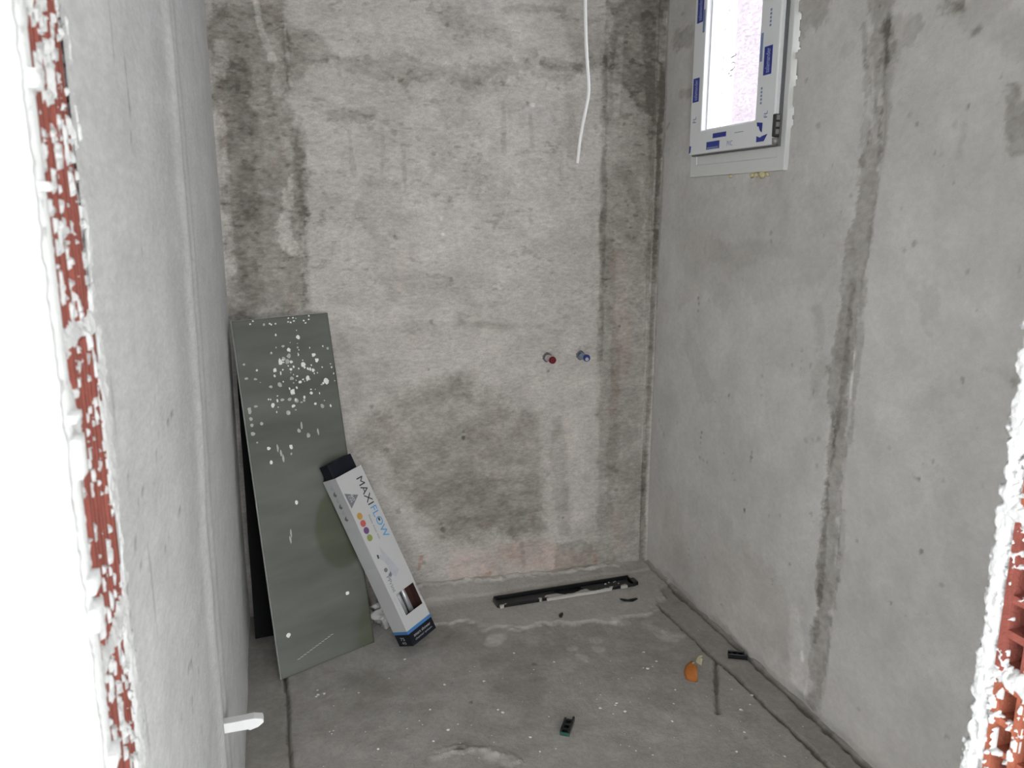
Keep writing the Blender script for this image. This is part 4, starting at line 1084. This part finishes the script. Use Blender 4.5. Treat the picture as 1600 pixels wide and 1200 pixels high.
# ================================================================== hanging cable
M_CABLE = plain('white_cable', (0.74, 0.74, 0.72), rough=0.45, vary=0.04)
cab = [(1.022, 2.6, ZC + 0.01), (1.030, 2.6, 2.45), (1.036, 2.6, 2.22), (1.043, 2.6, 2.08), (1.0535, 2.6, 1.965), (1.054, 2.6, 1.925), (1.046, 2.6, 1.88), (1.034, 2.6, 1.82), (1.026, 2.6, 1.77), (1.020, 2.6, 1.706)]
def smooth_path(p, n=5):
    out = []
    P = [Vector(q) for q in p]
    for i in range(len(P) - 1):
        p0, p1, p2, p3 = P[max(i - 1, 0)], P[i], P[i + 1], P[min(i + 2, len(P) - 1)]
        for k in range(n):
            t = k / n
            out.append(0.5 * ((2 * p1) + (p2 - p0) * t + (2 * p0 - 5 * p1 + 4 * p2 - p3) * t * t + (3 * p1 - p0 - 3 * p2 + p3) * t ** 3))
    return out + [P[-1]]
ob = MB().tube(smooth_path(cab), 0.0056, 12).build('electric_cable', M_CABLE, None, smooth=True)
tag(ob, 'white cable hanging down from the ceiling in front of the back wall', 'cable')

# ================================================================== peg in the left wall
M_PEG = plain('white_peg_plastic', (0.74, 0.74, 0.73), rough=0.5, vary=0.03)
px, py, pz = XL, 1.648, 0.461
pw = 0.012
prof = [(-0.02, -0.0125), (-0.02, 0.0105), (0.030, 0.0115), (0.060, 0.0125), (0.078, 0.008), (0.080, -0.001), (0.068, -0.010), (0.050, -0.015), (0.046, -0.012)]
vs = [(px + a, py - pw, pz + b) for a, b in prof] + [(px + a, py + pw, pz + b) for a, b in prof]
n_ = len(prof)
mb = MB().add(vs, [tuple(range(n_)), tuple(reversed(range(n_, 2 * n_)))] + [(i, n_ + i, n_ + (i + 1) % n_, (i + 1) % n_) for i in range(n_)])
pg = mb.build('plastic_peg', M_PEG, None, bevel=0.0015)
tag(pg, 'white plastic peg sticking out of the left wall near the floor', 'peg')

# ================================================================== shower drain channel
M_BLACKP = plain('black_plastic', (0.012, 0.013, 0.014), rough=0.32, vary=0.2, scale=60)
M_BLACKIN = plain('black_insert', (0.022, 0.024, 0.025), rough=0.4, vary=0.3, scale=30)
M_CRUST = plain('cement_crust', (0.46, 0.44, 0.41), rough=0.95, vary=0.15, scale=90, bump=0.7)
drain = empty('drain_channel', (DR_C[0], DR_C[1], 0.0), 'long black shower drain channel set in the floor by the back wall', 'drain')
ca, sa = math.cos(DR_A), math.sin(DR_A)
dx = Vector((ca, sa, 0)); dy = Vector((-sa, ca, 0)); dz = Vector((0, 0, 1))
def dp(x, y, z): return Vector((DR_C[0], DR_C[1], 0)) + dx * x + dy * y + dz * z
ZT = 0.019
def dbox(mb, x0, x1, y0, y1, z0, z1): mb.obox(dp(x0, y0, z0), dx * (x1 - x0), dy * (y1 - y0), dz * (z1 - z0))
hl, hw = DR_L / 2, DR_W / 2
mb = MB(); rw = 0.006
dbox(mb, -hl, hl, hw - rw, hw, -0.02, ZT + 0.004); dbox(mb, -hl, hl, -hw, -hw + rw, -0.02, ZT)
dbox(mb, -hl, -hl + rw, -hw + rw, hw - rw, -0.02, ZT + 0.002); dbox(mb, hl - rw, hl, -hw + rw, hw - rw, -0.02, ZT + 0.002)
dbox(mb, -hl + rw, hl - rw, -hw + rw, hw - rw, -0.020, 0.003)
tray = mb.build('channel_tray', M_BLACKP, drain, bevel=0.0015)
mb = MB()
dbox(mb, -hl + 0.012, -0.045, -hw + 0.012, hw - 0.012, 0.0035, 0.011); dbox(mb, 0.075, hl - 0.012, -hw + 0.012, hw - 0.012, 0.0035, 0.011)
mb.build('grate_insert', M_BLACKIN, drain, bevel=0.002)
MB().tube([dp(0.015, 0, 0.0035), dp(0.015, 0, 0.006)], 0.024, 20).build('outlet_ring', M_BLACKP, drain)
mb = MB(); dbox(mb, hl - 0.004, hl + 0.014, -hw + 0.004, -hw + 0.05, -0.005, ZT + 0.003); mb.build('end_bracket', M_BLACKP, drain, bevel=0.002)
mb = MB(); dbox(mb, -hl - 0.006, -hl + 0.004, -hw + 0.006, hw - 0.01, -0.005, ZT + 0.002); mb.build('end_bracket', M_BLACKP, drain, bevel=0.002)
# cement smeared over the front rim
rr = random.Random(11)
U, V, Q = grid(-0.30, 0.31, -hw - 0.010, -hw + 0.020, 0.003)
cu = (U[:-1, :-1] + U[1:, 1:]) / 2; cv = (V[:-1, :-1] + V[1:, 1:]) / 2
lim = -hw + 0.006 + 0.030 * fbm(cu * 22, cv * 10, 3, 3) * np.interp(cu, [-.3, -.2, 0, .08, .14, .3], [0.6, 1.2, 1.3, 1.0, .3, .15])
keep = (cv < lim) & (cu < 0.26) & (fbm(cu * 16, cv * 30, 3, 8) > np.interp(cu, [-.3, 0.05, .1, .26], [-.10, -.05, .12, .2]))
hz = ZT + 0.0015 + 0.0016 * fbm(U * 60, V * 60, 2, 3)
pt = np.array([[tuple(dp(U[i, j], V[i, j], hz[i, j])) for j in range(U.shape[1])] for i in range(U.shape[0])])
pb = pt - np.array([0, 0, 0.012])
P, Qa, used = ragged(U, V, Q, keep, pt, pb)
link('cement_smear', np_mesh('cement_smear', P, Qa), M_CRUST, drain)['kind'] = 'stuff'
mb = MB()
for (x, y, s) in ((0.185, 0.012, .006), (0.205, 0.020, .004), (0.225, 0.016, .004), (0.235, 0.022, .003), (0.24, 0.0, .003)):
    o_ = dp(x, y, 0.011); mb.add([o_ + Vector((-s, -s * .6, 0)), o_ + Vector((s, -s * .5, 0)), o_ + Vector((s * .6, s * .7, 0)), o_ + Vector((-s * .5, s * .6, 0)), o_ + Vector((0, 0, s * .7))], [(0, 1, 4), (1, 2, 4), (2, 3, 4), (3, 0, 4)])
tag(mb.build('plaster_crumbs', M_PAINT, drain), kind='stuff')

# ================================================================== debris on the floor
M_DEB = plain('black_scrap', (0.010, 0.011, 0.012), rough=0.28, vary=0.3, scale=80)
M_DEBG = plain('green_edge', (0.02, 0.07, 0.05), rough=0.4)
def floor_z(x, y):
    i = np.argmin((FU[:, 0] - x) ** 2); j = np.argmin((FV[0] - y) ** 2)
    return float(FH[max(i - 2, 0):i + 3, max(j - 2, 0):j + 3].max())
def clip_piece(loc, ang, L, W, H, lab, ribs=True, edge=False):
    z = floor_z(*loc)
    t = empty('plastic_clip', (loc[0], loc[1], z), lab, 'plastic scrap')
    a = Vector((math.cos(ang), math.sin(ang), 0)); b = Vector((-math.sin(ang), math.cos(ang), 0)); c = Vector((0, 0, 1))
    o = Vector((loc[0], loc[1], z + 0.0005)) - a * L / 2 - b * W / 2
    mb = MB()
    mb.obox(o, a * L, b * W, c * H * 0.3); mb.obox(o, a * L, b * W * 0.2, c * H); mb.obox(o + b * W * 0.8, a * L * 0.86, b * W * 0.2, c * H)
    body = mb.build('clip_body', M_DEB, t, bevel=0.001)
    if ribs:
        mb = MB()
        for k in range(3):
            mb.obox(o + a * L * (0.15 + 0.3 * k) + b * W * 0.2, a * L * 0.10, b * W * 0.6, c * H * 0.8)
        mb.build('clip_rib', M_DEB, t)
    if edge:
        MB().obox(o - a * 0.002, a * 0.002, b * W, c * H * 0.7).build('clip_tip', M_DEBG, t)
    return t
def shard(name, loc, pts, thick, bend, mat, lab, cat):
    """thin broken piece, outline in metres around loc, curled upwards along its length"""
    z = floor_z(*loc)
    n = len(pts)
    hh = lambda x: bend * x * x
    cx = sum(p[0] for p in pts) / n; cy = sum(p[1] for p in pts) / n
    vs = []
    for lay in (0, thick):
        vs += [(loc[0] + x, loc[1] + y, z + 0.0006 + lay + hh(x)) for x, y in pts] + [(loc[0] + cx, loc[1] + cy, z + 0.0006 + lay * 1.6 + hh(cx))]
    m = n + 1
    fs = [((i + 1) % n, i, n) for i in range(n)] + [(m + i, m + (i + 1) % n, m + n) for i in range(n)] + [(i, (i + 1) % n, m + (i + 1) % n, m + i) for i in range(n)]
    o = MB().add(vs, fs).build(name, mat, None, bevel=0.0006)
    return tag(o, lab, cat)
clip_piece((0.797, 2.030), math.radians(57), 0.078, 0.030, 0.016, 'black ribbed plastic clip lying on the open floor nearest the doorway', True, True)
clip_piece((1.520, 2.232), math.radians(-28), 0.066, 0.028, 0.018, 'black plastic clip lying beside the right wall', True)
shard('plastic_shard', (1.322, 2.712), [(-0.036, 0.010), (-0.028, 0.013), (0.0, 0.004), (0.030, 0.000), (0.034, -0.010), (0.012, -0.013), (-0.020, -0.004), (-0.037, 0.002)], 0.004, 6.0, M_DEB,
      'thin curved black plastic shard below the right end of the drain', 'plastic scrap')
shard('plastic_shard', (1.014, 2.674), [(-0.010, -0.012), (0.0, -0.014), (0.012, 0.006), (0.014, 0.017), (0.004, 0.016), (-0.008, 0.002)], 0.005, 5.0, M_DEB,
      'tiny black plastic chip in front of the middle of the drain', 'plastic scrap')
# orange peel: curled shell, pale inside
M_PEEL = plain('orange_peel', (0.36, 0.115, 0.018), rough=0.5, vary=0.25, scale=60, bump=0.4, bscale=300)
M_PITH = plain('pale_pith', (0.62, 0.55, 0.38), rough=0.85, vary=0.2, scale=80, bump=0.5)
def peel(name, loc, r, a0, a1, b0, b1, rot, m_out, m_in, lab):
    z = floor_z(*loc)
    t = empty(name, (loc[0], loc[1], z), lab, 'peel')
    rm = Matrix.Rotation(rot, 3, 'Z')
    def surf(rad):
        vs, fs = [], []
        na, nb_ = 12, 8
        for i in range(na + 1):
            for j in range(nb_ + 1):
                A = a0 + (a1 - a0) * i / na; B = b0 + (b1 - b0) * j / nb_
                k = 1 + 0.06 * math.sin(5 * A + 3 * B)
                p = rm @ Vector((rad * k * math.cos(B) * math.cos(A), rad * k * math.cos(B) * math.sin(A), rad * k * math.sin(B)))
                vs.append((loc[0] + p.x, loc[1] + p.y, p.z))
        for i in range(na):
            for j in range(nb_):
                q = i * (nb_ + 1) + j
                fs.append((q, q + nb_ + 1, q + nb_ + 2, q + 1))
        return vs, fs
    vo, fo = surf(r); vi, fi = surf(r - 0.004)
    zmin = min(p[2] for p in vo + vi)
    sh = z + 0.0006 - zmin
    vo = [(p[0], p[1], p[2] + sh) for p in vo]; vi = [(p[0], p[1], p[2] + sh) for p in vi]
    MB().add(vo, fo).build('peel_skin', m_out, t, smooth=True)
    o = MB().add(vi, [tuple(reversed(q)) for q in fi])
    # rim joins the two skins
    na, nb_ = 12, 8
    k = len(o.v); o.v += vo
    loop = [i * (nb_ + 1) for i in range(na + 1)] + [na * (nb_ + 1) + j for j in range(1, nb_ + 1)] + [i * (nb_ + 1) + nb_ for i in range(na - 1, -1, -1)] + [j for j in range(nb_ - 1, 0, -1)]
    for a, b in zip(loop, loop[1:] + loop[:1]):
        o.f.append((a, b, k + b, k + a))
    o.build('peel_pith', m_in, t)
    return t
peel('orange_peel', (1.315, 2.165), 0.040, math.radians(-75), math.radians(75), math.radians(-15), math.radians(70), math.radians(172), M_PEEL, M_PITH, 'curled orange peel piece lying on the floor near the right edge joint')
peel('peel_scrap', (1.385, 2.235), 0.026, math.radians(-70), math.radians(75), math.radians(10), math.radians(60), math.radians(150), M_PITH, M_PITH, 'small pale yellow peel scrap beside the orange peel')

# white droppings scattered over the screed
DROPS = [(0.077, 2.456), (0.077, 2.429), (0.096, 2.428), (0.071, 2.42), (0.205, 2.399), (0.384, 2.553), (0.486, 2.363), (0.766, 2.486), (0.883, 2.386), (0.412, 2.239), (0.369, 2.194), (0.392, 2.088), (0.229, 2.097), (0.48, 2.147), (0.629, 2.163), (0.619, 2.18), (0.985, 2.091), (0.96, 2.053), (1.002, 2.054), (0.992, 2.099), (0.933, 2.092), (0.675, 2.021), (0.953, 1.873), (1.216, 2.359), (1.233, 2.293), (1.168, 2.266), (1.181, 2.258), (1.21, 2.114), (1.389, 2.061), (1.436, 2.013), (1.4, 1.969), (1.357, 1.954), (1.304, 1.853), (1.234, 1.785), (1.354, 1.723), (1.119, 1.965), (1.169, 2.046), (0.991, 1.841), (0.616, 2.343), (0.681, 1.949), (0.445, 2.128)]
rr = random.Random(21)
mb = MB()
allp = [(x, y, rr.uniform(.0035, .007)) for x, y in DROPS] + [(rr.uniform(0.0, 1.5), rr.uniform(1.0, 2.5), rr.uniform(.0012, .003)) for k in range(160)]
for (x, y, r) in allp:
    z = floor_z(x, y) + 0.0003
    n = 6
    vs = [(x + r * rr.uniform(.6, 1.2) * math.cos(2 * math.pi * k / n), y + r * rr.uniform(.6, 1.2) * math.sin(2 * math.pi * k / n), z) for k in range(n)] + [(x, y, z + r * 0.4)]
    mb.add(vs, [(k, (k + 1) % n, n) for k in range(n)])
tag(mb.build('plaster_droppings', M_PAINT, floor), kind='stuff')
